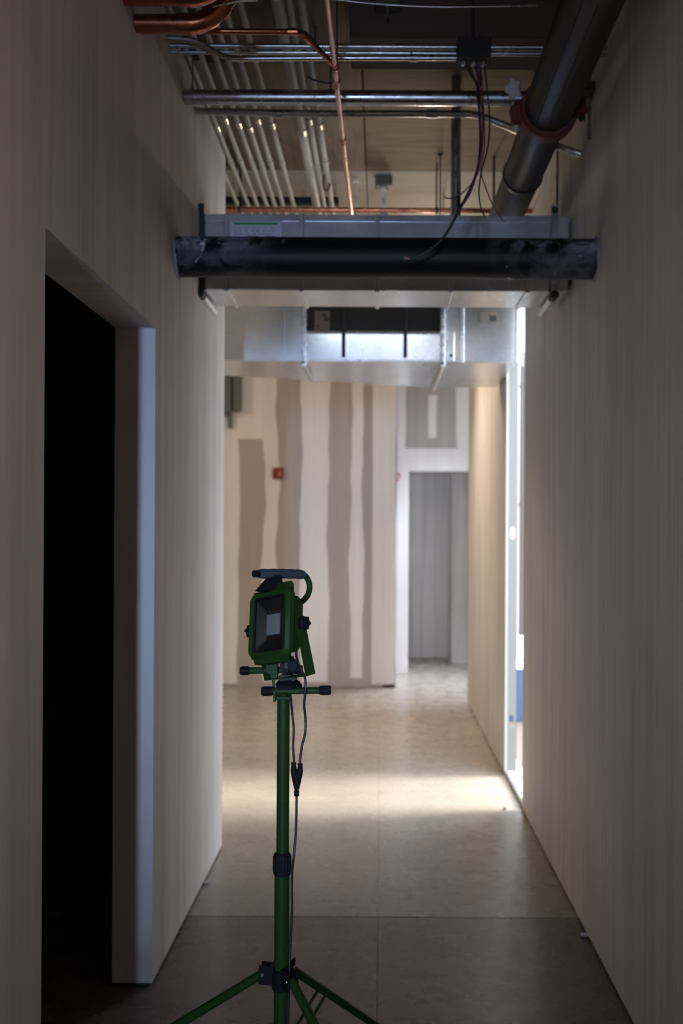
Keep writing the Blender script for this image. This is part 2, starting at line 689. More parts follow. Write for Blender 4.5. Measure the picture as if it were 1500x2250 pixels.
band(bx(380), bx(524), 0.03, 3.34, D_B, wall_back, M_MUD, 0.012, 3)
band(bx(578), bx(608), 0.05, 3.34, D_B, wall_back, M_MUD, 0.026, 11)
band(bx(520), bx(588), 2.36, 3.34, D_B, wall_back, M_MUD, 0.010, 5, t=0.0018)
band(bx(660), bx(721), 0.05, 3.34, D_B, wall_back, M_MUD, 0.016, 7)
band(bx(770), bx(797), 0.09, 3.34, D_B, wall_back, M_MUD, 0.016, 13)
band(bx(818), bx(869), 0.03, 3.34, D_B, wall_back, M_MUD, 0.004, 9)
band(bx(150), bx(330), 0.03, 3.34, D_B, wall_back, M_MUD, 0.02, 19)

# wall with the far doorway, set further back
bm = B()
DX0, DX1 = 0.303, 1.02
box(bm, 0.155, DX0, D_DW, D_DW + 0.12, 0.004, ZC)
box(bm, DX0, DX1, D_DW, D_DW + 0.12, 2.125, ZC)
box(bm, DX1, 3.6, D_DW, D_DW + 0.12, 0.004, ZC)
wall_far = struct('wall_far_doorway', bm, M_MUD)
band(0.262, 0.80, 2.36, 3.34, D_DW, wall_far, M_BOARD, 0.008, 21, name='bare_board_patch')
band(0.50, 0.585, 2.47, 2.92, D_DW - 0.0022, wall_far, M_MUD, 0.008, 23)
# room beyond the far doorway
bm = B()
box(bm, -0.8, 1.4, 11.8, 11.9, 0, ZC)
box(bm, -0.9, -0.8, D_DW + 0.12, 11.9, 0, ZC)
box(bm, 1.3, 1.4, D_DW + 0.12, 11.9, 0, ZC)
box(bm, 0.815, 1.3, 11.25, 11.8, 0, ZC)
struct('wall_far_room', bm, M_WALLX)
# vestibule right of the far doorway
bm = B()
box(bm, XR + 0.105, 3.6, D_RE - 0.1, D_RE, 0, ZC)
box(bm, 3.5, 3.6, D_RE, D_DW, 0, ZC)
struct('wall_vestibule', bm, M_WALLX)

# end wall behind the camera with its slot window
bm = B()
box(bm, XL - WT, -0.52, -5.2, -5.1, 0, ZC)
box(bm, -0.28, XR + 0.1, -5.2, -5.1, 0, ZC)
box(bm, -0.52, -0.28, -5.2, -5.1, 0, 0.8)
box(bm, -0.52, -0.28, -5.2, -5.1, 2.1, ZC)
struct('wall_camera_side', bm, M_WALLX)

# deck above: boards on joists
bm = B()
box(bm, -5.3, XR + 0.11, -5.4, 12.2, ZC + 0.02, ZC + 0.2)
box(bm, XR + 0.11, 3.8, D_RE - 0.1, 12.2, ZC + 0.02, ZC + 0.2)
ceiling = struct('ceiling', bm, M_DARKWOOD)
ys = [-5.4, -2.6, 0.2, 2.2, 3.42, 3.98, 5.17]
for i in range(len(ys) - 1):
    for j, (a, b) in enumerate(((XL, -0.5), (-0.496, -0.29), (-0.286, -0.085))):
        bm = B()
        box(bm, a, b, ys[i] + 0.003, ys[i + 1] - 0.003, ZC, ZC + 0.022, 0.002)
        struct('deck_board', bm, M_PLYD, ceiling)
    bm = B()
    box(bm, -0.078, XR + 0.1, ys[i] + 0.003, ys[i + 1] - 0.003, ZC, ZC + 0.022, 0.002)
    struct('plywood_panel', bm, M_PLY, ceiling)
bm = B()
box(bm, -5.3, -0.86, -0.0, 12.1, ZC, ZC + 0.022)
struct('ceiling_board', bm, M_GYP, ceiling)
for (a, b) in ((-0.858, -0.083), (-0.078, XR + 0.1)):
    bm = B()
    box(bm, a, b, 5.175, 8.6, ZC, ZC + 0.022, 0.002)
    struct('ceiling_board', bm, M_GYP, ceiling)
bm = B()
box(bm, -0.858, 3.6, 8.605, 12.1, ZC, ZC + 0.022)
struct('ceiling_board', bm, M_GYP, ceiling)
bm = B()
box(bm, -0.115, XR, 3.50, 3.74, ZC - 0.14, ZC, 0.004)
struct('joist', bm, M_DARKWOOD, ceiling)

# ------------------------------------------------------------------ yard beyond the opening
bm = B()
box(bm, XR + 0.13, 14, -3, 8.5, -0.25, -0.02)
yard = struct('yard_ground', bm, M_CONC)
t = thing('storage_bin', 'blue plastic storage bin outside the bright wall opening', 'bin', (1.35, 8.05, -0.02))
bm = B()
prism(bm, [(1.03, -0.02), (1.67, -0.02), (1.72, 0.40), (0.98, 0.40)], 'y', 7.86, 8.24)
bmesh.ops.bevel(bm, geom=bm.edges[:], offset=0.012, segments=2, affect='EDGES')
new('bin_body', bm, M_BLUE, t, smooth=30)
bm = B()
box(bm, 0.965, 1.735, 7.845, 8.255, 0.40, 0.455, 0.012)
new('bin_lid', bm, M_WHITE, t)
t = thing('paint_bucket', 'white bucket standing on the blue bin outside', 'bucket', (1.2, 8.03, 0.455))
bm = B()
straight_ring(bm, (1.2, 8.03, 0.455), (1.2, 8.03, 0.64), [(0, 0.075), (0, 0.08), (0.9, 0.095), (0.9, 0.1), (1, 0.1)], 24)
new('bucket_body', bm, M_WHITE, t, smooth=30)
bm = B()
tube(bm, curve([(1.1, 8.03, 0.61), (1.12, 7.95, 0.59), (1.2, 7.92, 0.58), (1.28, 7.95, 0.59), (1.3, 8.03, 0.61)], 5), 0.003, 6)
new('bucket_handle', bm, M_CONDUIT, t, smooth=30)
bm = B()
tube(bm, [(1.22, 8.40, -0.02), (1.22, 8.40, 3.0)], 0.045, 16)
for zz in (0.5, 1.7, 2.7):
    tube(bm, [(1.22, 8.40, zz), (1.22, 8.40, zz + 0.03)], 0.052, 16)
new('downpipe', bm, M_GREYPOST, None, smooth=30, label='grey downpipe on the white yard wall outside the opening', cat='pipe')

# ------------------------------------------------------------------ ducts
# first cross duct with folded seams, hung just behind the black pipe
DX = (-0.717, 0.755)
dz0, dz1 = 2.444, 2.742
dy0, dy1 = 4.0, 4.295
t = thing('cross_duct', 'shiny galvanised air duct crossing the corridor behind the black pipe', 'duct', (0.02, 4.15, dz0))
bm = B()
nx = 40
# shell with slightly oil-canned panels
box(bm, DX[0], DX[1], dy0, dy1, dz0, dz1, 0.004)
new('duct_shell', bm, M_GALV, t)
for xs in (-0.622, -0.32, -0.016, 0.28, 0.587):
    bm = B()
    box(bm, xs - 0.009, xs + 0.009, dy0 - 0.008, dy1 + 0.004, dz0 - 0.007, dz1 + 0.006, 0.002)
    new('seam_cleat', bm, M_GALV, t)
bm = B()
box(bm, DX[0] - 0.003, DX[1] + 0.003, dy0 - 0.006, dy0 + 0.03, dz1 - 0.022, dz1 + 0.004, 0.002)
new('top_flange', bm, M_GALV, t)
# side hangers: angle strap with a rail running under the duct
for s, xh in ((-1, xat(441, 560, 3.985)), (1, xat(1217, 560, 3.985))):
    bm = B()
    y = 3.978
    box(bm, xh - 0.013, xh + 0.013, y - 0.003, y, dz0 - 0.03, dz1 + 0.04, 0.001)
    box(bm, xh + s * 0.013 - 0.0015, xh + s * 0.013 + 0.0015, y - 0.002, y + 0.018, dz0 - 0.03, dz1 + 0.04)
    h = new('hanger_strap', bm, M_DARKMET if s < 0 else M_STEEL, t)
    bm = B()
    straight_ring(bm, (xh, y - 0.018, dz1 + 0.02), (xh, y + 0.008, dz1 + 0.02), [(0, 0.008), (0.3, 0.013), (1, 0.013)], 8)
    new('bolt', bm, M_DARKMET, h)
    bm = B()
    tube(bm, [(xh + s * 0.012, y + 0.01, dz1), (xh + s * 0.012, y + 0.01, ZC)], 0.005, 8)
    new('threaded_rod', bm, M_STEEL, h)
    bm = B()
    tube(bm, [(xh, y - 0.005, dz0 - 0.02), (xh, dy1 + 0.02, dz0 - 0.022)], [0.014, 0.0135], 14)
    rail = new('hanger_rail', bm, M_RAIL, t, smooth=30)
    bm = B()
    tube(bm, [(xh, y - 0.012, dz0 - 0.02), (xh, y + 0.05, dz0 - 0.02)], 0.0175, 14)
    new('rail_sleeve', bm, M_DARKMET, rail, smooth=30)
# shipping label with a green headline and rows of small print
lx0, lx1 = xat(513, 505, 3.99), xat(612, 505, 3.99)
lz1, lz0 = zat(560, 482, 3.99), zat(560, 545, 3.99)
ly = dy0 - 0.0012
bm = B()
box(bm, lx0 - 0.012, lx1 + 0.012, ly, dy0, lz0, lz1 - 0.004)
lab = new('duct_label', bm, M_LABEL, t, label='pale shipping label with a green headline')
bm = B()
box(bm, lx0, lx1 - 0.005, ly - 0.0006, ly, lz1 - 0.019, lz1 - 0.010)
new('label_headline', bm, M_GREENLABEL, lab)
bm = B()
rnd = random.Random(4)
for row in range(3):
    z = lz1 - 0.033 - row * 0.012
    x = lx0
    while x < lx1 - 0.03:
        wd = rnd.uniform(0.006, 0.02)
        box(bm, x, x + wd, ly - 0.0004, ly, z, z + 0.0022)
        x += wd + rnd.uniform(0.003, 0.012)
box(bm, lx0 + 0.055, lx0 + 0.098, ly - 0.0006, ly, lz1 - 0.072, lz1 - 0.064)
box(bm, lx0 + 0.125, lx0 + 0.165, ly - 0.0006, ly, lz1 - 0.072, lz1 - 0.064)
new('label_print', bm, M_INK, lab)

# second duct, larger, further down
EY = 5.5
e0 = 2.416
e1 = 2.80
EX1 = 0.752
t = thing('main_duct', 'large galvanised duct hanging beyond the first, lit by the side opening', 'duct', (-0.2, 5.7, e0))
bm = B()
prism(bm, [(-1.7, EY), (EX1, EY), (EX1, 6.42), (0.36, 6.47), (-0.95, 6.0), (-1.7, 6.0)], 'z', e0, e1)
bmesh.ops.bevel(bm, geom=bm.edges[:], offset=0.004, segments=1, affect='EDGES')
new('duct_shell', bm, M_GALV, t)
bm = B()
box(bm, EX1, XR + 0.1, 5.54, 5.98, e0 + 0.06, e1 - 0.1, 0.004)
new('duct_collar', bm, M_GALV, t)
cx0, cx1 = xat(668, 760, EY), xat(972, 760, EY)
lipz = zat(820, 733, EY)
bm = B()
box(bm, cx0 + 0.012, cx1 - 0.012, EY - 0.016, EY, e0 + 0.006, lipz, 0.003)
pan = new('access_panel', bm, M_GALV, t)
bm = B()
tube(bm, [(cx0 + 0.014, EY - 0.018, lipz + 0.002), (cx1 - 0.014, EY - 0.018, lipz + 0.002)], 0.008, 12)
new('rolled_lip', bm, M_GALV, pan, smooth=30)
bm = B()
box(bm, cx0 + 0.012, cx1 - 0.012, EY - 0.006, EY, lipz, e1 - 0.02)
new('dark_reflection_panel', bm, M_DARKMET, t)  # dark colour stands in for the dark reflection on the upper duct face
for px in (622, 1016, 1136):
    x = xat(px, 740, EY)
    bm = B()
    box(bm, x - 0.008, x + 0.008, EY - 0.008, EY + 0.02, e0 - 0.004, e1, 0.002)
    new('seam_cleat', bm, M_GALV, t)
for px in (755, 890):
    x = xat(px, 740, EY)
    bm = B()
    box(bm, x - 0.010, x + 0.010, EY - 0.030, EY - 0.014, e0 + 0.02, e1 - 0.02, 0.002)
    new('stiffener', bm, M_DARKMET, t)
x = xat(991, 760, EY)
bm = B()
box(bm, x - 0.017, x + 0.017, EY - 0.012, EY, e0 + 0.004, lipz + 0.01, 0.003)
st_ = new('splice_strap', bm, M_RAIL, t)
bm = B()
straight_ring(bm, (x, EY - 0.018, e0 + 0.035), (x, EY - 0.01, e0 + 0.035), [(0, 0.006), (0.6, 0.010), (1, 0.010)], 8)
new('bolt', bm, M_DARKMET, st_)
for px, yb in ((668, 6.05), (972, 6.44)):
    x = xat(px, 780, EY)
    bm = B()
    box(bm, x - 0.011, x + 0.011, EY - 0.022, EY - 0.010, e0 - 0.03, e1 + 0.02, 0.002)
    zz = e0 - 0.02
    while zz < e1:
        box(bm, x - 0.014, x + 0.014, EY - 0.030, EY - 0.008, zz, zz + 0.016, 0.003)
        zz += 0.052
    h = new('hanger_strap', bm, M_STEEL, t)
    bm = B()
    tube(bm, [(x, EY - 0.03, e0 - 0.018), (x, yb, e0 - 0.018)], 0.012, 12)
    new('hanger_rail', bm, M_RAIL, t, smooth=30)
    bm = B()
    tube(bm, [(x, EY - 0.016, e1), (x, EY - 0.016, ZC)], 0.005, 8)
    new('threaded_rod', bm, M_STEEL, h)
bm = B()
box(bm, xat(691, 705, EY), xat(724, 705, EY), EY - 0.0085, EY - 0.006, zat(700, 727, EY), zat(700, 684, EY))
lab = new('paper_tag', bm, M_TAN, t, label='tan paper tag with dark smudges')
for (a, b, c, d) in ((708, 716, 690, 697), (712, 722, 698, 706), (696, 701, 716, 720)):
    bm = B()
    box(bm, xat(a, 700, EY), xat(b, 700, EY), EY - 0.0092, EY - 0.0085, zat(700, d, EY), zat(700, c, EY))
    new('tag_smudge', bm, M_INK, lab)
bm = B()
box(bm, xat(1052, 700, EY), xat(1092, 700, EY), EY - 0.002, EY, zat(1070, 708, EY), zat(1070, 684, EY))
lab = new('paper_tag', bm, M_TAN, t)
bm = B()
box(bm, xat(1076, 700, EY), xat(1090, 700, EY), EY - 0.003, EY - 0.002, zat(1070, 706, EY), zat(1070, 694, EY))
new('tag_print', bm, M_INK, lab)

# ------------------------------------------------------------------ black wrapped pipe
PY, PZ, PR = 3.55, 2.448, 0.0695
t = thing('wrapped_pipe', 'thick black pipe spanning wall to wall in front of the duct', 'pipe', (0, PY, PZ))
bm = B()
n = 48
xs = [XL + 0.001] + [XL + 0.001 + (XR - XL - 0.002) * i / 24 for i in range(1, 24)] + [XR - 0.001]
tube(bm, [(x, PY, PZ + 0.0015 * math.sin(x * 9)) for x in xs], PR, n)
new('pipe_body', bm, M_BLACKPIPE, t, smooth=50)
bm = B()
# lap of the wrap: a thin shell over the upper front
a0, a1 = R(20), R(150)
rings = []
for x in (XL + 0.001, XR - 0.001):
    for rr in (PR + 0.0035, PR - 0.001):
        rings.append([bm.verts.new((x, PY - rr * math.cos(a0 + (a1 - a0) * k / 18), PZ + rr * math.sin(a0 + (a1 - a0) * k / 18))) for k in range(19)])
for k in range(18):
    bm.faces.new((rings[0][k], rings[0][k + 1], rings[2][k + 1], rings[2][k]))
    bm.faces.new((rings[1][k], rings[1][k + 1], rings[3][k + 1], rings[3][k]))
    bm.faces.new((rings[0][k], rings[0][k + 1], rings[1][k + 1], rings[1][k]))
    bm.faces.new((rings[2][k], rings[2][k + 1], rings[3][k + 1], rings[3][k]))
bm.faces.new((rings[0][0], rings[1][0], rings[3][0], rings[2][0]))
bm.faces.new((rings[0][18], rings[1][18], rings[3][18], rings[2][18]))
new('wrap_lap', bm, M_BLACKPIPE, t, smooth=50)
for s, x in ((1, XL), (-1, XR)):
    bm = B()
    rnd = random.Random(31 + s)
    pts_o, pts_i = [], []
    for k in range(40):
        a = 2 * math.pi * k / 40
        ro = PR + 0.004 + 0.006 * max(0, rnd.gauss(0.3, 0.6))
        pts_o.append((math.cos(a) * ro, math.sin(a) * ro))
    vo = [bm.verts.new((x + s * 0.001, PY + p[0], PZ + p[1])) for p in pts_o]
    vi = [bm.verts.new((x + s * (0.006 + 0.006 * rnd.random()), PY + math.cos(2 * math.pi * k / 40) * (PR + 0.001), PZ + math.sin(2 * math.pi * k / 40) * (PR + 0.001))) for k in range(40)]
    for k in range(40):
        bm.faces.new((vo[k], vo[(k + 1) % 40], vi[(k + 1) % 40], vi[k]))
    new('plaster_collar', bm, M_COLLAR, t, smooth=60, label='ragged white plaster where the pipe meets the wall')

# ------------------------------------------------------------------ cast iron drain overhead
IX, IZ, IR = 0.558, CAMZ + 1.423, 0.0765
t = thing('iron_drain_pipe', 'large dark iron pipe running down the corridor under the ceiling', 'pipe', (IX, 4.5, IZ))
bm = B()
straight_ring(bm, (IX, 3.33, IZ), (IX, 7.07, IZ), [(0, IR), (0.158, IR), (0.159, IR + 0.004), (0.163, IR + 0.005), (0.166, IR + 0.003), (0.167, IR - 0.002), (1, IR - 0.002)], 40)
new('pipe_length', bm, M_IRON, t, smooth=30)
bm = B()
straight_ring(bm, (IX, 2.0, IZ + 0.002), (IX, 3.32, IZ + 0.002), [(0, IR + 0.006), (1, IR + 0.006)], 40)
for a in (R(232), R(262)):      # faint seam ridges of the upper length
    p = Vector((IX + math.cos(a) * (IR + 0.006), 0, IZ + math.sin(a) * (IR + 0.006)))
    tube(bm, [(p.x, 2.0, p.z), (p.x, 3.30, p.z)], 0.002, 6)
new('pipe_length', bm, M_IRON, t, smooth=30)
cy = 3.35
bm = B()
straight_ring(bm, (IX, cy - 0.032, IZ), (IX, cy + 0.032, IZ), [(0, IR + 0.004), (0, IR + 0.016), (0.15, IR + 0.022), (0.85, IR + 0.022), (1, IR + 0.014), (1, IR + 0.003)], 40)
ang = R(8)
M_ = Matrix.Translation((IX, cy, IZ)) @ Matrix.Rotation(-ang, 4, 'Y')
for s in (-1, 1):
    box(bm, s * (IR + 0.026) - 0.024, s * (IR + 0.026) + 0.024, -0.024, 0.024, -0.03, 0.03, 0.006, M=M_)
clamp = new('pipe_coupling', bm, M_RED, t, smooth=30, label='dark red grooved pipe coupling')
for s in (-1, 1):
    bm = B()
    p0 = M_ @ Vector((s * (IR + 0.034), 0, -0.045))
    p1 = M_ @ Vector((s * (IR + 0.034), 0, 0.045))
    straight_ring(bm, p0, p1, [(0, 0.011), (0.12, 0.013), (0.13, 0.006), (0.87, 0.006), (0.88, 0.012), (1, 0.012)], 8)
    new('bolt', bm, M_STEEL if s < 0 else M_DARKMET, clamp)
bm = B()
rnd = random.Random(8)
t2 = bmesh.new()
bmesh.ops.create_icosphere(t2, subdivisions=3, radius=0.026)
for v in t2.verts:
    v.co *= 1 + 0.25 * math.sin(v.co.x * 210) * math.cos(v.co.z * 160)
    v.co.y *= 0.5
    v.co.z *= 1.3
pp = at(1128, 195, 3.32)
bmesh.ops.translate(t2, verts=t2.verts, vec=pp)
merge(bm, t2)
new('tape_scrap', bm, M_PLASTER, clamp, smooth=60, label='white scrap of tape stuck on the coupling bolt')
for y in (2.5, 4.95, 6.7):
    bm = B()
    straight_ring(bm, (IX, y - 0.015, IZ), (IX, y + 0.015, IZ), [(0, IR + 0.007), (0, IR + 0.010), (1, IR + 0.010), (1, IR + 0.007)], 32)
    tube(bm, [(IX, y, IZ + IR), (IX, y, ZC)], 0.006, 8)
    new('hanger_ring', bm, M_DARKMET, t, smooth=30)

# ------------------------------------------------------------------ row of pale conduits on the ceiling
CZ = CAMZ + 1.75
words = ['first', 'second', 'third', 'fourth', 'fifth', 'sixth', 'seventh', 'eighth', 'ninth', 'tenth']
crs = [(-0.768, 0.0105, 4.70), (-0.712, 0.0105, 2.7), (-0.664, 0.011, 2.7), (-0.613, 0.0115, 2.7), (-0.570, 0.0115, 2.7), (-0.526, 0.0115, 2.7), (-0.470, 0.012, 2.7),
       (-0.345, 0.0215, 2.7), (-0.306, 0.0125, 2.7), (-0.266, 0.0135, 2.7)]
for i, (x, r, y0) in enumerate(crs):
    z = CZ + (0.012 - r) * 0.5
    nm = 'thick' if i == 7 else 'thin'
    t = thing('ceiling_conduit', 'pale %s conduit under the deck, %s from the left in its row' % (nm, words[i]), 'conduit', (x, 4.2, z), 'parallel conduits along the left of the ceiling')
    bm = B()
    tube(bm, [(x, y0, z), (x, 6.5, z)], r, 14)
    new('conduit_tube', bm, M_PALE, t, smooth=30)
    for yy in (4.26 + 0.05 * math.sin(i * 2.1), 4.72 + 0.04 * math.cos(i * 1.7), 3.2):
        if yy > y0 + 0.05:
            bm = B()
            straight_ring(bm, (x, yy - 0.025, z), (x, yy + 0.025, z), [(0, r), (0, r + 0.003), (0.45, r + 0.003), (0.47, r + 0.0015), (0.53, r + 0.0015), (0.55, r + 0.003), (1, r + 0.003), (1, r)], 14)
            new('coupling', bm, M_CONDUIT if yy < 4.5 else M_PALE, t, smooth=30)
for k, y in enumerate((3.05, 3.70, 5.35)):
    x0 = XL + 0.002 if y < D_LE else -0.84
    t = thing('strut_rail', ('steel strut rail under the deck, holding the conduits nearest the top of the view',
                             'steel strut rail above the silver pipe, holding the pale conduits',
                             'steel strut rail under the deck, holding the conduits above the ducts')[k], 'rail', (-0.5, y, ZC))
    bm = B()
    for (a, b, c, d) in ((y - 0.02, y + 0.02, CZ + 0.0135, CZ + 0.016), (y - 0.02, y - 0.0175, CZ + 0.0135, CZ + 0.05), (y + 0.0175, y + 0.02, CZ + 0.0135, CZ + 0.05)):
        box(bm, x0, -0.23, a, b, c, d)
    new('channel', bm, M_DARKMET, t)
    for x in (-0.69 if y < D_LE else -0.80, -0.25):
        bm = B()
        tube(bm, [(x, y, CZ + 0.014), (x, y, ZC)], 0.005, 8)
        new('threaded_rod', bm, M_STEEL, t)

# ------------------------------------------------------------------ cross pipes under the deck
# silver steel pipe
p = at(393, 213, 3.66)
t = thing('steel_pipe', 'silver steel pipe crossing above the corridor from the left wall', 'pipe', (0, 3.66, p.z))
bm = B()
tube(bm, [(XL + 0.001, 3.66, p.z), (XR - 0.001, 3.66, p.z)], 0.027, 24)
new('pipe_length', bm, M_STEEL, t, smooth=30)
for x in (XL + 0.03, -0.19, 0.36):
    bm = B()
    straight_ring(bm, (x - 0.012, 3.66, p.z), (x + 0.012, 3.66, p.z), [(0, 0.027), (0, 0.029), (1, 0.029), (1, 0.027)], 24)
    tube(bm, [(x, 3.66, p.z + 0.026), (x, 3.66, ZC if x < -0.12 else ZC - 0.14)], 0.004, 8)
    new('pipe_hanger', bm, M_STEEL, t, smooth=30)
# dark conduit behind it, bent down to the right wall
ez = zat(420, 249, 3.90)
yb = 3.88
pts = [(XL + 0.002, yb, ez)]
for px, py in ((700, 250), (1000, 250), (1045, 253), (1075, 262), (1110, 276), (1180, 305), (1269, 339)):
    pts.append(at(px, py, yb - 0.06 * max(0, (px - 1000) / 269)))
pts[-1].x = XR - 0.002
t = thing('bent_conduit', 'dark steel conduit below the silver pipe, kinked down to the right wall', 'conduit', (0, yb, ez))
bm = B()
tube(bm, pts[:2] + curve(pts[1:], 5)[1:], 0.0135, 14)
new('conduit_tube', bm, M_CONDUIT, t, smooth=30)
for px in (610, 950):
    q = at(px, 250, yb)
    bm = B()
    straight_ring(bm, (q.x - 0.02, yb, q.z), (q.x + 0.02, yb, q.z), [(0, 0.0135), (0, 0.0165), (1, 0.0165), (1, 0.0135)], 14)
    new('coupling', bm, M_CONDUIT, t, smooth=30)
# upper bright conduit pair, and the lower one with an offset bend at the left, all feeding the junction box
ay = 3.36
za = zat(800, 93, ay)
t = thing('straight_conduit', 'straight bright conduit crossing just behind the black junction box', 'conduit', (0, ay, za))
bm = B()
tube(bm, [(XL + 0.001, ay + 0.04, za + 0.004), (XR - 0.001, ay + 0.04, za + 0.004)], 0.010, 14)
new('conduit_tube', bm, M_CONDUIT, t, smooth=30)
t = thing('thin_conduit', 'thinner conduit tucked under the straight bright one near the junction box', 'conduit', (0, ay, za - 0.02))
bm = B()
tube(bm, [(XL + 0.001, ay + 0.045, za - 0.016), (XR - 0.001, ay + 0.045, za - 0.016)], 0.0065, 12)
new('conduit_tube', bm, M_CONDUIT, t, smooth=30)
t = thing('offset_conduit', 'conduit with a drooping offset bend leaving the left wall', 'conduit', (0, ay, za - 0.05))
q = [at(364, 84, ay), at(410, 87, ay), at(440, 95, ay), at(475, 116, ay), at(500, 126, ay), at(530, 129, ay), at(700, 128, ay), at(1002, 128, ay)]
q[0].x = XL + 0.002
bm = B()
tube(bm, curve(q, 6), 0.0095, 14)
new('conduit_tube', bm, M_CONDUIT, t, smooth=30)
for px in (908,):
    c = at(px, 128, ay)
    bm = B()
    straight_ring(bm, c - Vector((0.012, 0, 0)), c + Vector((0.012, 0, 0)), [(0, 0.0095), (0, 0.0125), (0.5, 0.0115), (1, 0.0125), (1, 0.0095)], 14)
    tube(bm, [c, c + Vector((-0.012, 0, 0.026))], 0.003, 6)
    new('coupling', bm, M_STEEL, t, smooth=30)
# junction box
j0 = at(1003, 96, ay)
j1 = at(1075, 140, ay)
jx0, jx1, jz0, jz1 = j0.x, j1.x, j1.z, j0.z
t = thing('junction_box', 'black junction box hanging from the deck with loose wires below', 'junction box', ((jx0 + jx1) / 2, ay, jz1))
bm = B()
box(bm, jx0, jx1, ay - 0.05, ay + 0.028, jz0 + 0.0015, jz1, 0.003)
new('box_body', bm, M_DARKMET, t)
bm = B()
for a in (0.2, 0.5, 0.8):
    x = jx0 + (jx1 - jx0) * a
    straight_ring(bm, (x, ay - 0.012, jz0 - 0.012), (x, ay - 0.012, jz0 + 0.003), [(0, 0.010), (0.6, 0.012), (1, 0.012)], 10)
new('knockout_bushing', bm, M_CONDUIT, t)
bm = B()
xm = (jx0 + jx1) / 2
tube(bm, [(xm, ay, jz1), (xm, ay, ZC)], 0.0045, 8)
for s in (-1, 1):
    tube(bm, curve([(xm, ay, jz1 + 0.012), (xm + s * 0.018, ay, jz1 + 0.014), (xm + s * 0.022, ay, jz1 + 0.034)], 4), 0.003, 6)
new('hanger_rod', bm, M_DARKMET, t)
# loose wires out of the box: each one a wire
def wire(name, label, pts, r, m, tip=None):
    t = thing(name, label, 'wire', pts[0])
    c = curve(pts, 7)
    bm = B()
    tube(bm, c, r, 8)
    new('wire_strand', bm, m, t, smooth=60)
    if tip:
        bm = B()
        rnd = random.Random(3)
        for k in range(7):
            d = Vector((-0.018, rnd.uniform(-0.006, 0.006), rnd.uniform(-0.010, 0.008)))
            tube(bm, [c[-1], c[-1] + d * rnd.uniform(0.7, 1.3)], 0.0008, 5)
        new('frayed_end', bm, tip, t)


wy = ay - 0.012
M_TIP = mat('bare_copper_strands', (0.5, 0.2, 0.16), 0.5)
wire('hanging_cable', 'long black cable hanging from the junction box across the duct and black pipe',
     [at(1022, 143, wy), at(1035, 165, wy), at(1048, 190, wy), at(1053, 250, wy), at(1055, 310, wy), at(1050, 365, wy), at(1035, 410, wy), at(1012, 455, wy), at(985, 505, wy), at(962, 535, wy), at(930, 557, wy), at(900, 569, wy)], 0.0045, M_WIREK, M_TIP)
wire('hanging_wire', 'dark red wire hanging beside the long black cable',
     [at(1042, 143, wy - 0.01), at(1052, 185, wy - 0.01), at(1060, 260, wy - 0.01), at(1058, 330, wy - 0.01), at(1046, 385, wy - 0.01), at(1032, 425, wy - 0.01), at(1018, 448, wy - 0.01)], 0.003, M_WIRER)
wire('hanging_wire', 'blue wire hanging short from the junction box',
     [at(1046, 143, wy + 0.012), at(1050, 170, wy + 0.012), at(1049, 200, wy + 0.012), at(1053, 238, wy + 0.012)], 0.004, M_WIREB)
wire('hanging_wire', 'thin black wire looping down at the right of the wire bunch',
     [at(1064, 143, wy), at(1070, 200, wy), at(1075, 260, wy), at(1072, 320, wy), at(1058, 375, wy), at(1052, 420, wy), at(1056, 455, wy), at(1066, 478, wy)], 0.0026, M_WIREK)
wire('hanging_wire', 'thin red wire ending over the duct top beside the iron pipe',
     [at(1056, 143, wy + 0.02), at(1062, 240, wy + 0.02), at(1064, 320, wy + 0.02), at(1056, 372, wy + 0.02), at(1064, 405, wy + 0.02), at(1080, 445, wy + 0.02), at(1095, 472, wy + 0.02), at(1108, 488, wy + 0.02)], 0.0022, M_WIRER)
wire('hanging_wire', 'short black wire curling to the left above the duct',
     [at(1030, 143, wy + 0.026), at(1050, 200, wy + 0.026), at(1056, 300, wy + 0.026), at(1052, 370, wy + 0.026), at(1036, 403, wy + 0.026), at(1012, 427, wy + 0.026), at(990, 436, wy + 0.026), at(976, 433, wy + 0.026)], 0.0022, M_WIREK)

# thick copper pipes with elbows at the top left
for k, (px, py, D, r) in enumerate(((286, 52, 2.935, 0.0265), (256, -9, 2.80, 0.0265))):
    c = at(px, py, D)
    t = thing('copper_pipe', ('thick copper pipe with an upward elbow at the top left', 'thick copper pipe cut off by the top edge of the view')[k], 'pipe', c)
    x1 = xat(415, py, D)
    bm = B()
    tube(bm, [(XL + 0.001, D, c.z), (x1, D, c.z)], r, 24)
    new('pipe_length', bm, M_COPPER, t, smooth=30)
    bm = B()
    pts = []
    Rb = 0.11
    for a in range(0, 10):
        th = R(50) * a / 9
        pts.append((x1 + Rb * math.sin(th), D, c.z + Rb * (1 - math.cos(th))))
    straight_ring(bm, (x1 - 0.03, D, c.z), (x1 + 0.004, D, c.z), [(0, r), (0.02, r + 0.003), (1, r + 0.003)], 24)
    tube(bm, pts, r + 0.003, 24)
    el = new('elbow', bm, M_COPPER, t, smooth=35)
    e = Vector(pts[-1])
    d = Vector((math.cos(R(50)), 0, math.sin(R(50))))
    bm = B()
    straight_ring(bm, e - d * 0.002, e + d * 0.03, [(0, r + 0.0045), (0.9, r + 0.0045), (1, r)], 24)
    tube(bm, [e + d * 0.02, e + d * ((ZC - e.z - 0.01) / d.z)], r, 24)
    new('pipe_length', bm, M_COPPER, t, smooth=35)
    if k == 0:
        bm = B()
        tube(bm, curve([e + Vector((-0.01, -0.03, -0.005)), e + Vector((0.06, -0.03, 0.012)), e + Vector((0.12, -0.02, 0.02))], 4), 0.003, 6)
        new('tie_wire', bm, M_CONDUIT, t)
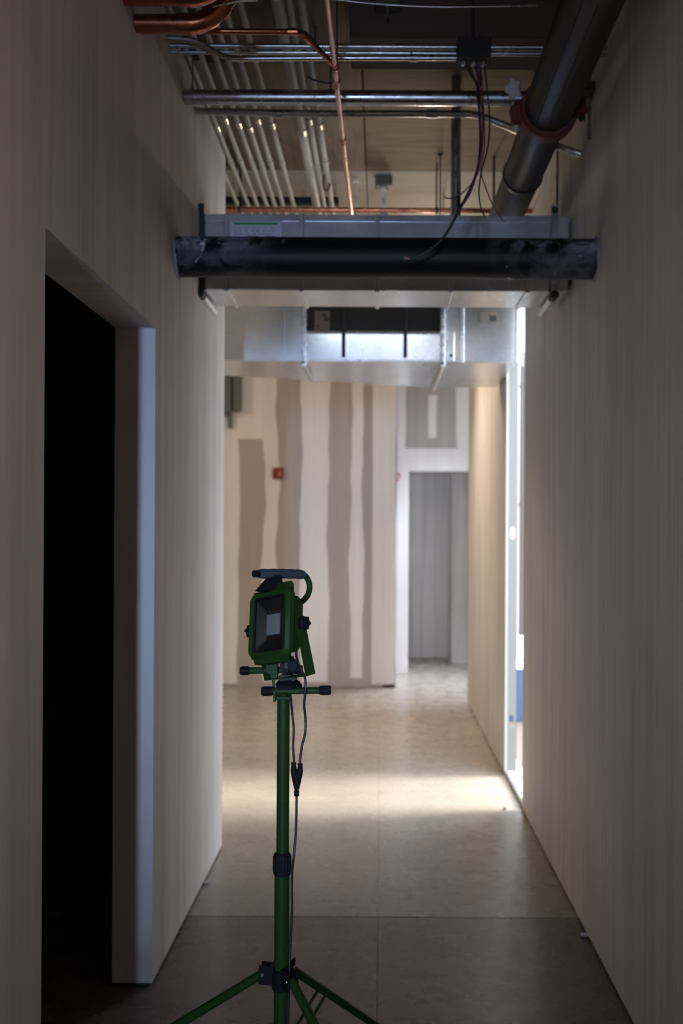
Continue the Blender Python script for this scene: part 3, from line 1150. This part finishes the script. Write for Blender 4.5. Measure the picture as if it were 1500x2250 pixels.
# thin copper branch and the long thin copper line
LZ = CAMZ + 1.51
lx = lambda y: -0.157 + (y - 2.8) * 0.0075
t = thing('copper_branch_line', 'thin copper line with a slanted elbow joining the long copper line', 'pipe', (-0.35, 3.0, LZ))
D1 = 3.0
D2 = 3.215
bm = B()
pts = [Vector((XL + 0.001, D1, LZ)), Vector((-0.262, D1, LZ)), Vector((-0.240, D1 + 0.01, LZ)), Vector((lx(D2) - 0.008, D2 - 0.012, LZ))]
tube(bm, pts, 0.009, 12)
new('pipe_length', bm, M_COPPER, t, smooth=40)
for a, b in ((Vector((-0.285, D1, LZ)), Vector((-0.255, D1, LZ))), (pts[2].lerp(pts[3], 0.05), pts[2].lerp(pts[3], 0.3))):
    bm = B()
    straight_ring(bm, a, b, [(0, 0.009), (0, 0.0115), (1, 0.0115), (1, 0.009)], 12)
    new('coupling', bm, M_COPPER, t, smooth=30)
t = thing('long_copper_line', 'long thin pale copper line running down the corridor overhead', 'pipe', (-0.15, 3.6, LZ))
bm = B()
tube(bm, [(lx(2.0), 2.0, LZ - 0.0), (lx(5.04), 5.04, LZ)], 0.0092, 14)
new('pipe_length', bm, M_COPPERP, t, smooth=30)
for y in (3.225, 3.34, 3.83):
    bm = B()
    straight_ring(bm, (lx(y), y - 0.022, LZ), (lx(y), y + 0.022, LZ), [(0, 0.0092), (0, 0.0125), (1, 0.0125), (1, 0.0092)], 14)
    if y == 3.225:
        t3 = bmesh.new()
        bmesh.ops.create_icosphere(t3, subdivisions=2, radius=0.016)
        bmesh.ops.translate(t3, verts=t3.verts, vec=(lx(y), y, LZ))
        merge(bm, t3)
    new('coupling', bm, M_COPPER, t, smooth=30)
bm = B()
y = 3.34
tube(bm, curve([(lx(y), y, LZ + 0.002), (lx(y) - 0.03, y, LZ + 0.0), (lx(y) - 0.08, y + 0.02, LZ + 0.02), (lx(y) - 0.1, y + 0.03, LZ + 0.035)], 5), 0.003, 6)
tube(bm, [(lx(y), y, LZ + 0.008), (lx(y), y, ZC)], 0.003, 6)
new('pipe_hanger', bm, M_DARKMET, t)
# copper pair crossing far behind the first duct
cy_, czz = 5.05, 3.108
for k, (dz, r, lab) in enumerate(((0.0, 0.0125, 'upper of two orange copper pipes crossing above the duct'), (-0.034, 0.0125, 'lower of two orange copper pipes crossing above the duct'))):
    t = thing('cross_copper_pipe', lab, 'pipe', (0, cy_ + k * 0.05, czz + dz))
    bm = B()
    x1 = XR - 0.003 if k == 0 else 0.36
    tube(bm, [(-1.6, cy_ + k * 0.05, czz + dz), (x1, cy_ + k * 0.05, czz + dz)], r, 14)
    new('pipe_length', bm, M_COPPER, t, smooth=30)
    for x in (-0.72, 0.28):
        bm = B()
        straight_ring(bm, (x - 0.008, cy_ + k * 0.05, czz + dz), (x + 0.008, cy_ + k * 0.05, czz + dz), [(0, r), (0, r + 0.003), (1, r + 0.003), (1, r)], 14)
        tube(bm, [(x, cy_ + k * 0.05, czz + dz + r), (x, cy_ + k * 0.05, ZC)], 0.0035, 6)
        new('pipe_hanger', bm, M_DARKMET, t)
# vertical steel drop into the duct
x = xat(1001, 370, 4.12)
t = thing('drop_pipe', 'vertical steel pipe dropping from the deck onto the duct', 'pipe', (x, 4.12, dz1))
bm = B()
tube(bm, [(x, 4.12, dz1 + 0.0085), (x, 4.12, ZC)], 0.0215, 20)
new('pipe_length', bm, M_STEEL, t, smooth=30)
bm = B()
straight_ring(bm, (x, 4.12, dz1 + 0.0065), (x, 4.12, dz1 + 0.032), [(0, 0.035), (0.3, 0.035), (0.35, 0.025), (1, 0.024)], 20)
new('base_flange', bm, M_STEEL, t, smooth=30)
bm = B()
box(bm, x - 0.012, x + 0.006, 4.094, 4.10, 3.305, 3.327)
new('paper_tag', bm, M_TAN, t)
# square ceiling boxes
for k, (px, py, D, lab) in enumerate(((843, 398, 5.26, 'small dark ceiling box with a pale stem above the duct'), (851, 40, 3.46, 'small dark ceiling box with a white plate near the top of the view'))):
    c = at(px, py, D)
    zt = ZC
    t = thing('ceiling_box', lab, 'electrical box', (c.x, D, zt))
    bm = B()
    box(bm, c.x - 0.045, c.x + 0.045, D - 0.045, D + 0.045, zt - 0.055, zt, 0.008)
    new('box_body', bm, M_GREYBOX, t)
    bm = B()
    if k == 0:
        straight_ring(bm, (c.x, D, zt - 0.055), (c.x, D, zt - 0.21), [(0, 0.018), (0.12, 0.018), (0.13, 0.010), (0.7, 0.010), (0.72, 0.015), (0.9, 0.015), (0.92, 0.024), (1, 0.024)], 14)
        new('pendant_stem', bm, M_WHITE, t, smooth=30)
    else:
        tube(bm, [(c.x, D - 0.03, zt - 0.055), (c.x, D - 0.03, zt - 0.10)], 0.004, 8)
        new('bracket_stem', bm, M_STUD, t)
        bm = B()
        box(bm, c.x - 0.022, c.x + 0.022, D - 0.19, D - 0.045, zt - 0.015, zt - 0.010)
        new('bracket_plate', bm, M_WHITE, t)
# sprinkler drop and red loop by the conduits
c = at(782, 430, 5.3)
t = thing('pendant_sprinkler', 'slim white pendant stem between the copper line and the ceiling box', 'sprinkler', (c.x, 5.3, ZC))
bm = B()
straight_ring(bm, (c.x, 5.3, ZC), (c.x, 5.3, 3.13), [(0, 0.02), (0.06, 0.02), (0.07, 0.007), (0.85, 0.007), (0.86, 0.012), (1, 0.012)], 12)
new('stem', bm, M_WHITE, t, smooth=30)
bm = B()
straight_ring(bm, (c.x, 5.3, 3.128), (c.x, 5.3, 3.122), [(0, 0.018), (1, 0.016)], 12)
new('deflector', bm, M_STUD, t)
c = at(717, 400, 4.95)
t = thing('hanging_loop', 'dark red loop hanging beside the rightmost pale conduit', 'cable loop', (c.x, 4.95, c.z + 0.05))
bm = B()
pts = [(c.x + 0.016 * math.cos(a), 4.95, c.z + 0.045 * math.sin(a)) for a in [2 * math.pi * k / 20 for k in range(21)]]
tube(bm, pts, 0.005, 8, cap=False)
new('loop', bm, M_WIRER, t, smooth=60)
bm = B()
tube(bm, [(c.x, 4.95, c.z + 0.045), (c.x, 4.95, ZC)], 0.0025, 6)
new('loop_cord', bm, M_WIRER, t)
# slim hanger rod and a slack cable across the top
c = at(967, 420, 4.93)
bm = B()
tube(bm, [(c.x, 4.93, ZC), (c.x, 4.93, 3.04)], 0.004, 8)
straight_ring(bm, (c.x, 4.93, ZC - 0.012), (c.x, 4.93, ZC), [(0, 0.012), (1, 0.014)], 8)
new('hanger_rod', bm, M_DARKMET, None, smooth=30, label='thin dark rod hanging from the deck left of the vertical drop pipe', cat='rod')
bm = B()
tube(bm, curve([at(520, -14, 3.2), at(690, -6, 3.2), at(820, 8, 3.2), at(960, 15, 3.2), at(1090, 14, 3.2), at(1180, 12, 3.2)], 6), 0.0022, 6)
new('slack_cable', bm, M_CONDUIT, None, smooth=60, label='thin slack cable sagging across the very top of the view', cat='cable')
# stub conduit on the right wall
a = at(1287, 205, 3.52)
b = at(1268, 330, 3.72)
t = thing('wall_conduit', 'thin conduit hugging the right wall beside the iron pipe coupling', 'conduit', (XR - 0.012, 3.6, b.z))
bm = B()
tube(bm, [(XR - 0.012, 3.62, b.z), (XR - 0.012, 3.62, ZC)], 0.008, 10)
new('conduit_tube', bm, M_CONDUIT, t, smooth=30)
bm = B()
box(bm, XR - 0.045, XR, 3.58, 3.66, b.z + 0.16, b.z + 0.20, 0.004)
new('conduit_strap', bm, M_STUD, t)

# ------------------------------------------------------------------ things on the back wall
c = at(612, 1040, D_B)
t = thing('fire_alarm_pull', 'small red fire alarm pull station on the back wall', 'fire alarm', (c.x, D_B, c.z))
bm = B()
box(bm, c.x - 0.05, c.x + 0.05, D_B - 0.045, D_B - 0.002, c.z - 0.052, c.z + 0.052, 0.008, seg=2)
new('alarm_body', bm, M_REDBOX, t, smooth=30)
bm = B()
box(bm, c.x - 0.006, c.x + 0.028, D_B - 0.055, D_B - 0.044, c.z - 0.018, c.z - 0.006, 0.003)
box(bm, c.x + 0.006, c.x + 0.016, D_B - 0.052, D_B - 0.044, c.z - 0.03, c.z + 0.012, 0.002)
new('pull_handle', bm, mat('pale_handle', (0.55, 0.3, 0.28), 0.5), t)
c0 = at(498, 828, D_B - 0.1)
c1 = at(529, 902, D_B - 0.1)
t = thing('electrical_cabinet', 'grey-green electrical cabinet high on the back wall at the left corner', 'electrical box', (c1.x - 0.15, D_B, c1.z))
bm = B()
box(bm, c1.x - 0.075, c1.x, D_B - 0.12, D_B - 0.003, c1.z, c0.z + 0.15, 0.006)
box(bm, c1.x - 0.30, c1.x - 0.09, D_B - 0.12, D_B - 0.003, c1.z - 0.02, c0.z + 0.15, 0.006)
new('cabinet_body', bm, M_GREYBOX, t)
bm = B()
tube(bm, [(c1.x - 0.11, D_B - 0.04, c1.z - 0.02), (c1.x - 0.11, D_B - 0.04, c1.z - 0.16)], 0.022, 12)
new('conduit_stub', bm, M_GREYBOX, t, smooth=30)
c = at(874, 1048, D_DW - 0.004)
pts = [(c.x - 0.012, D_DW - 0.003, c.z + 0.036), (c.x + 0.012, D_DW - 0.003, c.z + 0.034), (c.x + 0.018, D_DW - 0.003, c.z + 0.008), (c.x + 0.006, D_DW - 0.003, c.z - 0.02), (c.x - 0.014, D_DW - 0.003, c.z - 0.036)]
bm = B()
tube(bm, curve(pts, 6), 0.007, 8)
new('spray_mark', bm, mat('red_spray', (0.55, 0.05, 0.06), 0.7), wall_far, smooth=60)

# ------------------------------------------------------------------ work light on its tripod
SX, SD = -0.202, 2.10
zhub = 0.547
t = thing('work_light', 'green work light on a tripod stand, its lamp switched off', 'work light', (SX, SD, 0.0))
T = t


def part(name, bm, m, parent=None, smooth=35, label=None):
    return new(name, bm, m, parent or T, smooth=smooth, label=label)


# pole
bm = B()
straight_ring(bm, (SX, SD, 0.13), (SX, SD, 0.765), [(0, 0.0158), (1, 0.0158)], 28)
part('lower_pole', bm, M_GREEN)
bm = B()
straight_ring(bm, (SX + 0.001, SD, 0.76), (SX + 0.001, SD, 1.128), [(0, 0.0132), (1, 0.0132)], 28)
part('upper_pole', bm, M_GREEN)
bm = B()
straight_ring(bm, (SX, SD, 0.747), (SX, SD, 0.794), [(0, 0.0165), (0.02, 0.0178), (0.12, 0.0185), (0.8, 0.0188), (0.92, 0.0178), (1, 0.0145)], 28)
for k in range(20):
    a = 2 * math.pi * k / 20
    tube(bm, [(SX + 0.0186 * math.cos(a), SD + 0.0186 * math.sin(a), 0.753), (SX + 0.0186 * math.cos(a), SD + 0.0186 * math.sin(a), 0.786)], 0.0012, 5)
part('pole_collar', bm, M_BLACK, label='black ribbed locking collar')
# tripod hub and legs
bm = B()
straight_ring(bm, (SX, SD, zhub - 0.040), (SX, SD, zhub + 0.002), [(0, 0.019), (0.05, 0.0205), (0.95, 0.0205), (1, 0.0185)], 28)
legaz = (168, 72, -52)
for k, az in enumerate(legaz):
    M_ = Matrix.Translation((SX, SD, zhub - 0.001)) @ Matrix.Rotation(R(az), 4, 'Z')
    for s in (-1, 1):
        box(bm, 0.014, 0.047, s * 0.0105 - 0.002, s * 0.0105 + 0.002, -0.030, 0.010, 0.001, M=M_)
    box(bm, 0.014, 0.024, -0.0105, 0.0105, -0.030, 0.010, 0.001, M=M_)
hub = part('leg_hub', bm, M_BLACK, label='black leg hub with three brackets')
bm = B()
straight_ring(bm, (SX, SD, 0.335), (SX, SD, 0.38), [(0, 0.017), (0.05, 0.021), (0.95, 0.021), (1, 0.017)], 28)
part('brace_hub', bm, M_BLACK)
for k, az in enumerate(legaz):
    d = Vector((math.cos(R(az)), math.sin(R(az)), 0))
    side = Vector((-d.y, d.x, 0))
    c0 = Vector((SX, SD, 0))
    a = c0 + d * 0.038 + Vector((0, 0, zhub - 0.010))
    f = c0 + d * 0.80 + Vector((0, 0, 0.022))
    bm = B()
    tube(bm, [a, f], 0.0098, 18)
    leg = part('leg', bm, M_GREEN)
    bm = B()
    ax = (f - a).normalized()
    straight_ring(bm, f - ax * 0.045, f + ax * 0.012, [(0, 0.0105), (0.05, 0.0122), (0.9, 0.013), (1, 0.010)], 16)
    part('rubber_foot', bm, M_BLACK, leg)
    bm = B()
    straight_ring(bm, a - side * 0.0145, a + side * 0.0145, [(0, 0.003), (0.05, 0.0042), (0.1, 0.0035), (0.9, 0.0035), (0.95, 0.0042), (1, 0.003)], 10)
    part('rivet', bm, M_STEEL, leg)
    mid = a.lerp(f, 0.27)
    low = c0 + d * 0.022 + Vector((0, 0, 0.357))
    for s in (-1, 1):
        bm = B()
        o = side * (s * 0.012)
        tube(bm, [mid + o, low + o], 0.0036, 8)
        part('brace', bm, M_GREEN)

# cross bars at the top of the pole
def bar(px0, px1, py0, py1, D, r, rc, lc, name):
    a, b = at(px0, py0, D), at(px1, py1, D)
    ax = (b - a).normalized()
    bm = B()
    tube(bm, [a + ax * 0.004, b - ax * 0.004], r, 18)
    o = part(name, bm, M_GREEN)
    for (p, q) in ((a, ax), (b, -ax)):
        bm = B()
        straight_ring(bm, p, p + q * lc, [(0, rc - 0.0015), (0.06, rc), (0.93, rc), (1, rc - 0.001)], 18)
        for k in range(12):
            an = 2 * math.pi * k / 12
            u = ax.orthogonal().normalized()
            v = ax.cross(u)
            w_ = (u * math.cos(an) + v * math.sin(an)) * rc
            tube(bm, [p + q * 0.003 + w_, p + q * (lc - 0.003) + w_], 0.0008, 5)
        part('end_cap', bm, M_BLACK, o)
    return o


bar(574, 727, 1519, 1516.5, 2.084, 0.0072, 0.0094, 0.0245, 'lower_crossbar')
bar(527, 665, 1474, 1471, 2.125, 0.0070, 0.0088, 0.021, 'upper_crossbar')
# saddle, cone nut and clamp plates between pole and head
bm = B()
box(bm, SX - 0.016, SX + 0.016, SD - 0.018, SD + 0.014, 1.118, 1.1265, 0.002)
box(bm, SX - 0.018, SX - 0.013, SD - 0.026, SD - 0.010, 1.115, 1.138, 0.001)
part('saddle', bm, M_GREEN)
bm = B()
zb = zat(630, 1511, SD)
zt_ = zat(630, 1488, SD)
straight_ring(bm, (SX + 0.012, SD, zb), (SX + 0.012, SD, zt_ + 0.006), [(0, 0.029), (0.25, 0.030), (0.5, 0.024), (0.7, 0.014), (1, 0.012)], 6)
part('cone_nut', bm, M_BLACK)
bm = B()
g0 = at(583, 1453, 2.10)
g1 = at(611, 1494, 2.10)
prism(bm, [(g0.x, g0.z), (g1.x - 0.003, g0.z + 0.004), (g1.x, g1.z + 0.012), (g1.x - 0.004, g1.z), (g0.x + 0.018, g1.z + 0.002), (g0.x + 0.010, g1.z + 0.014), (g0.x + 0.001, g1.z + 0.016)], 'y', 2.094, 2.128)
bmesh.ops.bevel(bm, geom=bm.edges[:], offset=0.0015, segments=1, affect='EDGES')
part('clamp_block', bm, M_GREEN)
bm = B()
q = [at(595, 1484, 2.1), at(603, 1484, 2.1), at(604, 1513, 2.1), at(600, 1513, 2.1)]
prism(bm, [(v.x, v.z) for v in q], 'y', 2.098, 2.104)
part('clamp_tongue', bm, M_GREEN)
bm = B()
q = [at(613, 1462, 2.1), at(630, 1452, 2.1), at(648, 1470, 2.1), at(642, 1481, 2.1), at(618, 1481, 2.1)]
prism(bm, [(v.x, v.z) for v in q], 'y', 2.108, 2.126)
c = at(643, 1462, 2.095)
straight_ring(bm, (c.x, 2.088, c.z), (c.x, 2.12, c.z), [(0, 0.010), (0.2, 0.0115), (1, 0.0115)], 14)
for an in (R(95), R(245)):
    d = Vector((math.cos(an), 0, math.sin(an)))
    tube(bm, [Vector((c.x, 2.098, c.z)), Vector((c.x, 2.098, c.z)) + d * 0.019], [0.005, 0.0035], 10)
part('wing_nut', bm, M_BLACK)
bm = B()
q = at(632, 1450, 2.104)
box(bm, q.x - 0.0075, q.x + 0.0065, 2.10, 2.108, at(632, 1470, 2.1).z, at(632, 1436, 2.1).z, 0.001)
part('upright_tab', bm, M_GREEN)
bm = B()
q = [at(612, 1487, 2.1), at(622, 1481, 2.1), at(640, 1481, 2.1), at(653, 1490, 2.1), at(640, 1497, 2.1), at(618, 1496, 2.1)]
prism(bm, [(v.x, v.z) for v in q], 'y', 2.085, 2.115)
part('yoke_saddle', bm, M_DARKMET)

# lamp head: built square, then yawed and tipped back
HA, HP = R(45), R(14)
HO = at(589, 1370, 2.065)
ca, sa, cp, sp = math.cos(HA), math.sin(HA), math.cos(HP), math.sin(HP)
HM = Matrix.Translation(HO) @ Matrix(((ca, sa, 0, 0), (-sa * cp, ca * cp, sp, 0), (sa * sp, -ca * sp, cp, 0), (0, 0, 0, 1)))


def hpart(name, bm, m, parent=None, smooth=35, label=None):
    bmesh.ops.transform(bm, matrix=HM, verts=bm.verts)
    return new(name, bm, m, parent or T, smooth=smooth, label=label)


def octo(w, h, c):
    return [(-w + c, -h), (w - c, -h), (w, -h + c), (w, h - c), (w - c, h), (-w + c, h), (-w, h - c), (-w, -h + c)]


def loft(bm, secs, close_front=True, close_back=True):
    rings = []
    for (poly, y) in secs:
        rings.append([bm.verts.new((p[0], y, p[1])) for p in poly])
    n = len(rings[0])
    for i in range(len(rings) - 1):
        for k in range(n):
            bm.faces.new((rings[i][k], rings[i][(k + 1) % n], rings[i + 1][(k + 1) % n], rings[i + 1][k]))
    if close_front:
        bm.faces.new(rings[0])
    if close_back:
        bm.faces.new(rings[-1][::-1])


HW, HH = 0.0655, 0.071
bm = B()
loft(bm, [(octo(0.048, 0.056, 0.004), 0.0055), (octo(0.0505, 0.0585, 0.005), -0.001), (octo(HW - 0.006, HH - 0.006, 0.011), -0.0035), (octo(HW, HH, 0.013), 0.003),
          (octo(HW, HH, 0.013), 0.015), (octo(HW - 0.006, HH - 0.006, 0.012), 0.018), (octo(HW - 0.010, HH - 0.009, 0.012), 0.0182)], False, False)
head = hpart('lamp_bezel', bm, M_GREEN)
bm = B()
loft(bm, [(octo(HW - 0.008, HH - 0.007, 0.012), 0.018), (octo(HW - 0.008, HH - 0.007, 0.012), 0.026), (octo(HW - 0.011, HH - 0.013, 0.014), 0.033), (octo(HW - 0.011, HH - 0.013, 0.014), 0.046), (octo(HW - 0.020, HH - 0.022, 0.014), 0.050)], True, True)
hb = hpart('lamp_housing', bm, M_GREEN)
for k in range(9):
    bm = B()
    x = -0.036 + 0.009 * k
    box(bm, x - 0.0014, x + 0.0014, 0.046, 0.062, -0.042, 0.042, 0.0005)
    hpart('cooling_fin', bm, M_GREEN, hb, None)
bm = B()
# gasket around the glass
loft(bm, [(octo(0.0505, 0.0585, 0.005), 0.0005), (octo(0.0475, 0.0555, 0.004), 0.0005), (octo(0.0455, 0.0535, 0.004), 0.005)], False, False)
hpart('glass_gasket', bm, M_BLACK)
bm = B()
box(bm, -0.049, 0.049, 0.0022, 0.0034, -0.057, 0.057)
hpart('lamp_glass', bm, M_GLASS, None, None)
bm = B()
loft(bm, [(octo(0.0455, 0.0535, 0.004), 0.0045), (octo(0.024, 0.030, 0.002), 0.0155)], False, True)
refl = hpart('reflector', bm, M_REFL, None, None)
bm = B()
box(bm, -0.0215, 0.0215, 0.0138, 0.0152, -0.0215, 0.0215)
hpart('led_chip', bm, M_LED, None, None, 'pale square LED chip')
# hood above the housing and lower lip
bm = B()
prism(bm, [(0.004, HH - 0.004), (0.030, HH - 0.004), (0.030, HH + 0.010), (0.024, HH + 0.017), (0.012, HH + 0.014)], 'x', -0.030, 0.044)
hpart('housing_cap', bm, M_GREEN, hb, None)
bm = B()
prism(bm, [(0.002, -HH + 0.004), (0.036, -HH + 0.010), (0.030, -HH - 0.010), (0.008, -HH - 0.010)], 'x', -0.050, 0.030)
hpart('housing_lip', bm, M_GREEN, hb, None)
# carrying handle with a foam grip, braced by a black bracket
path = curve([(0, -0.034, 0.100), (0, 0.03, 0.110), (0, 0.088, 0.1165), (0, 0.104, 0.110), (0, 0.111, 0.093), (0, 0.106, 0.074), (0, 0.088, 0.056), (0, 0.060, 0.042), (0, 0.045, 0.036)], 8)
bm = B()
tube(bm, path, 0.0064, 16)
hd = hpart('carry_handle', bm, M_GREEN)
bm = B()
gpts = path[1:18]
tube(bm, gpts, [0.0086] + [0.0102 + 0.0006 * math.sin(i * 2.2) for i in range(len(gpts) - 2)] + [0.0090], 18)
hpart('foam_grip', bm, M_FOAM, hd, 60, 'worn grey foam grip')
bm = B()
tube(bm, [(0, -0.042, 0.0988), (0, -0.030, 0.1007)], 0.0074, 14)
hpart('handle_cap', bm, M_BLACK, hd)
bm = B()
prism(bm, [(-0.028, 0.066), (0.034, 0.066), (0.020, 0.103), (0.004, 0.101)], 'x', -0.013, 0.013)
hpart('handle_bracket', bm, M_BLACK)
# yoke with knobs
bm = B()
for s in (-1, 1):
    xa = s * 0.0665
    pts = [(0.016, 0.006), (0.041, 0.006), (0.073, -0.100), (0.048, -0.108)]
    prism(bm, pts, 'x', xa - 0.0013, xa + 0.0013)
    c_ = [(0.0285 + 0.0125 * math.cos(a), 0.004 + 0.0125 * math.sin(a)) for a in [math.pi * k / 8 for k in range(9)]]
    prism(bm, c_, 'x', xa - 0.0013, xa + 0.0013)
prism(bm, [(0.048, -0.108), (0.073, -0.100), (0.0735, -0.1025), (0.0485, -0.1105)], 'x', -0.0678, 0.0678)
hpart('yoke', bm, M_GREEN, None, None)
for s, xo in ((1, 0.068), (-1, 0.080)):
    bm = B()
    a, b = Vector((s * xo, 0.0285, -0.004)), Vector((s * (xo + 0.019), 0.0285, -0.004))
    straight_ring(bm, a, b, [(0, 0.006), (0.2, 0.006), (0.25, 0.0120), (0.9, 0.0125), (1, 0.010)], 20)
    for k in range(6):
        an = 2 * math.pi * k / 6
        o = Vector((0, math.cos(an), math.sin(an))) * 0.0115
        tube(bm, [a.lerp(b, 0.27) + o, a.lerp(b, 0.95) + o], 0.0034, 8)
    hpart('yoke_knob', bm, M_BLACK)
# cable gland, cords, splitter
g = at(652, 1421, 2.095)
bm = B()
straight_ring(bm, g + Vector((0, 0, 0.010)), g - Vector((0, 0, 0.004)), [(0, 0.004), (0.3, 0.0055), (0.7, 0.0055), (1, 0.003)], 10)
part('cable_gland', bm, M_STEEL)
CD = 2.078
bm = B()
tube(bm, curve([g, at(651, 1440, 2.09), at(656, 1460, 2.075), at(667, 1482, 2.066), at(671, 1500, 2.062), at(670, 1525, 2.062), at(668, 1550, 2.068), at(671, 1580, CD), at(670, 1612, CD), at(663, 1640, CD), at(658, 1680, CD)], 6), 0.0027, 10)
part('power_cord', bm, M_WIREK, smooth=60)
bm = B()
tube(bm, curve([at(637, 1515, 2.11), at(639, 1535, 2.10), at(642, 1570, CD), at(645, 1600, CD), at(644, 1640, CD), at(646, 1680, CD)], 6), 0.0025, 10)
part('power_cord', bm, M_WIREK, smooth=60)
bm = B()
a, b, c = at(645, 1685, CD), at(659, 1687, CD), at(651.5, 1735, CD)
for p, s in ((a, 1), (b, -1)):
    straight_ring(bm, p + Vector((0, 0, 0.009)), p - Vector((0, 0, 0.008)), [(0, 0.0040), (0, 0.0056), (0.2, 0.0056), (0.25, 0.0048), (0.4, 0.0048), (0.45, 0.0056), (1, 0.0058)], 12)
    straight_ring(bm, p - Vector((0, 0, 0.004)), c + Vector((s * -0.002, 0, 0.004)), [(0, 0.0064), (0.25, 0.0068), (0.95, 0.0045), (1, 0.003)], 12)
straight_ring(bm, (a + b) / 2 - Vector((0, 0, 0.012)), c, [(0, 0.006), (0.3, 0.0085), (0.95, 0.006), (1, 0.004)], 12)
for k in range(3):
    q = c - Vector((0, 0, 0.002 + 0.004 * k))
    straight_ring(bm, q, q - Vector((0, 0, 0.0025)), [(0, 0.0058), (1, 0.0055)], 12)
tube(bm, [c, c - Vector((0, 0, 0.014))], 0.0036, 10)
part('cord_splitter', bm, M_BLACK)
bm = B()
tube(bm, curve([at(651.5, 1738, CD), at(651, 1790, CD), at(649, 1840, CD), at(645, 1885, CD - 0.006), at(641, 1930, CD), at(641, 2010, CD), at(637, 2090, CD), at(635.5, 2130, CD - 0.004), at(634, 2180, CD), at(632, 2300, CD), at(630, 2500, CD), at(600, 2640, CD - 0.05), (SX - 0.12, SD - 0.35, 0.004), (SX - 0.10, SD - 0.9, 0.004), (SX + 0.05, SD - 1.6, 0.004)], 6), 0.0027, 10)
part('power_cord', bm, M_WIREK, smooth=60)

# ------------------------------------------------------------------ crumbs on the slab
for k, (px, py, lab) in enumerate(((1108, 1777, 'tiny dark crumb on the sunlit floor by the opening'), (1285, 2056, 'pale plaster crumb at the foot of the right wall'), (452, 1945, 'pale plaster crumb at the foot of the left wall'))):
    D = CAMZ * F / (py - VY)
    c = at(px, py, D)
    bm = B()
    t3 = bmesh.new()
    bmesh.ops.create_icosphere(t3, subdivisions=1, radius=0.012 if k == 0 else 0.016)
    rnd = random.Random(50 + k)
    for v in t3.verts:
        v.co = Vector((v.co.x * rnd.uniform(0.7, 1.2), v.co.y * rnd.uniform(0.7, 1.2), v.co.z * 0.5))
    zmin = min(v.co.z for v in t3.verts)
    bmesh.ops.translate(t3, verts=t3.verts, vec=(c.x, D, -zmin))
    merge(bm, t3)
    new('crumb', bm, M_INK if k == 0 else M_PLASTER, None, label=lab, cat='debris')
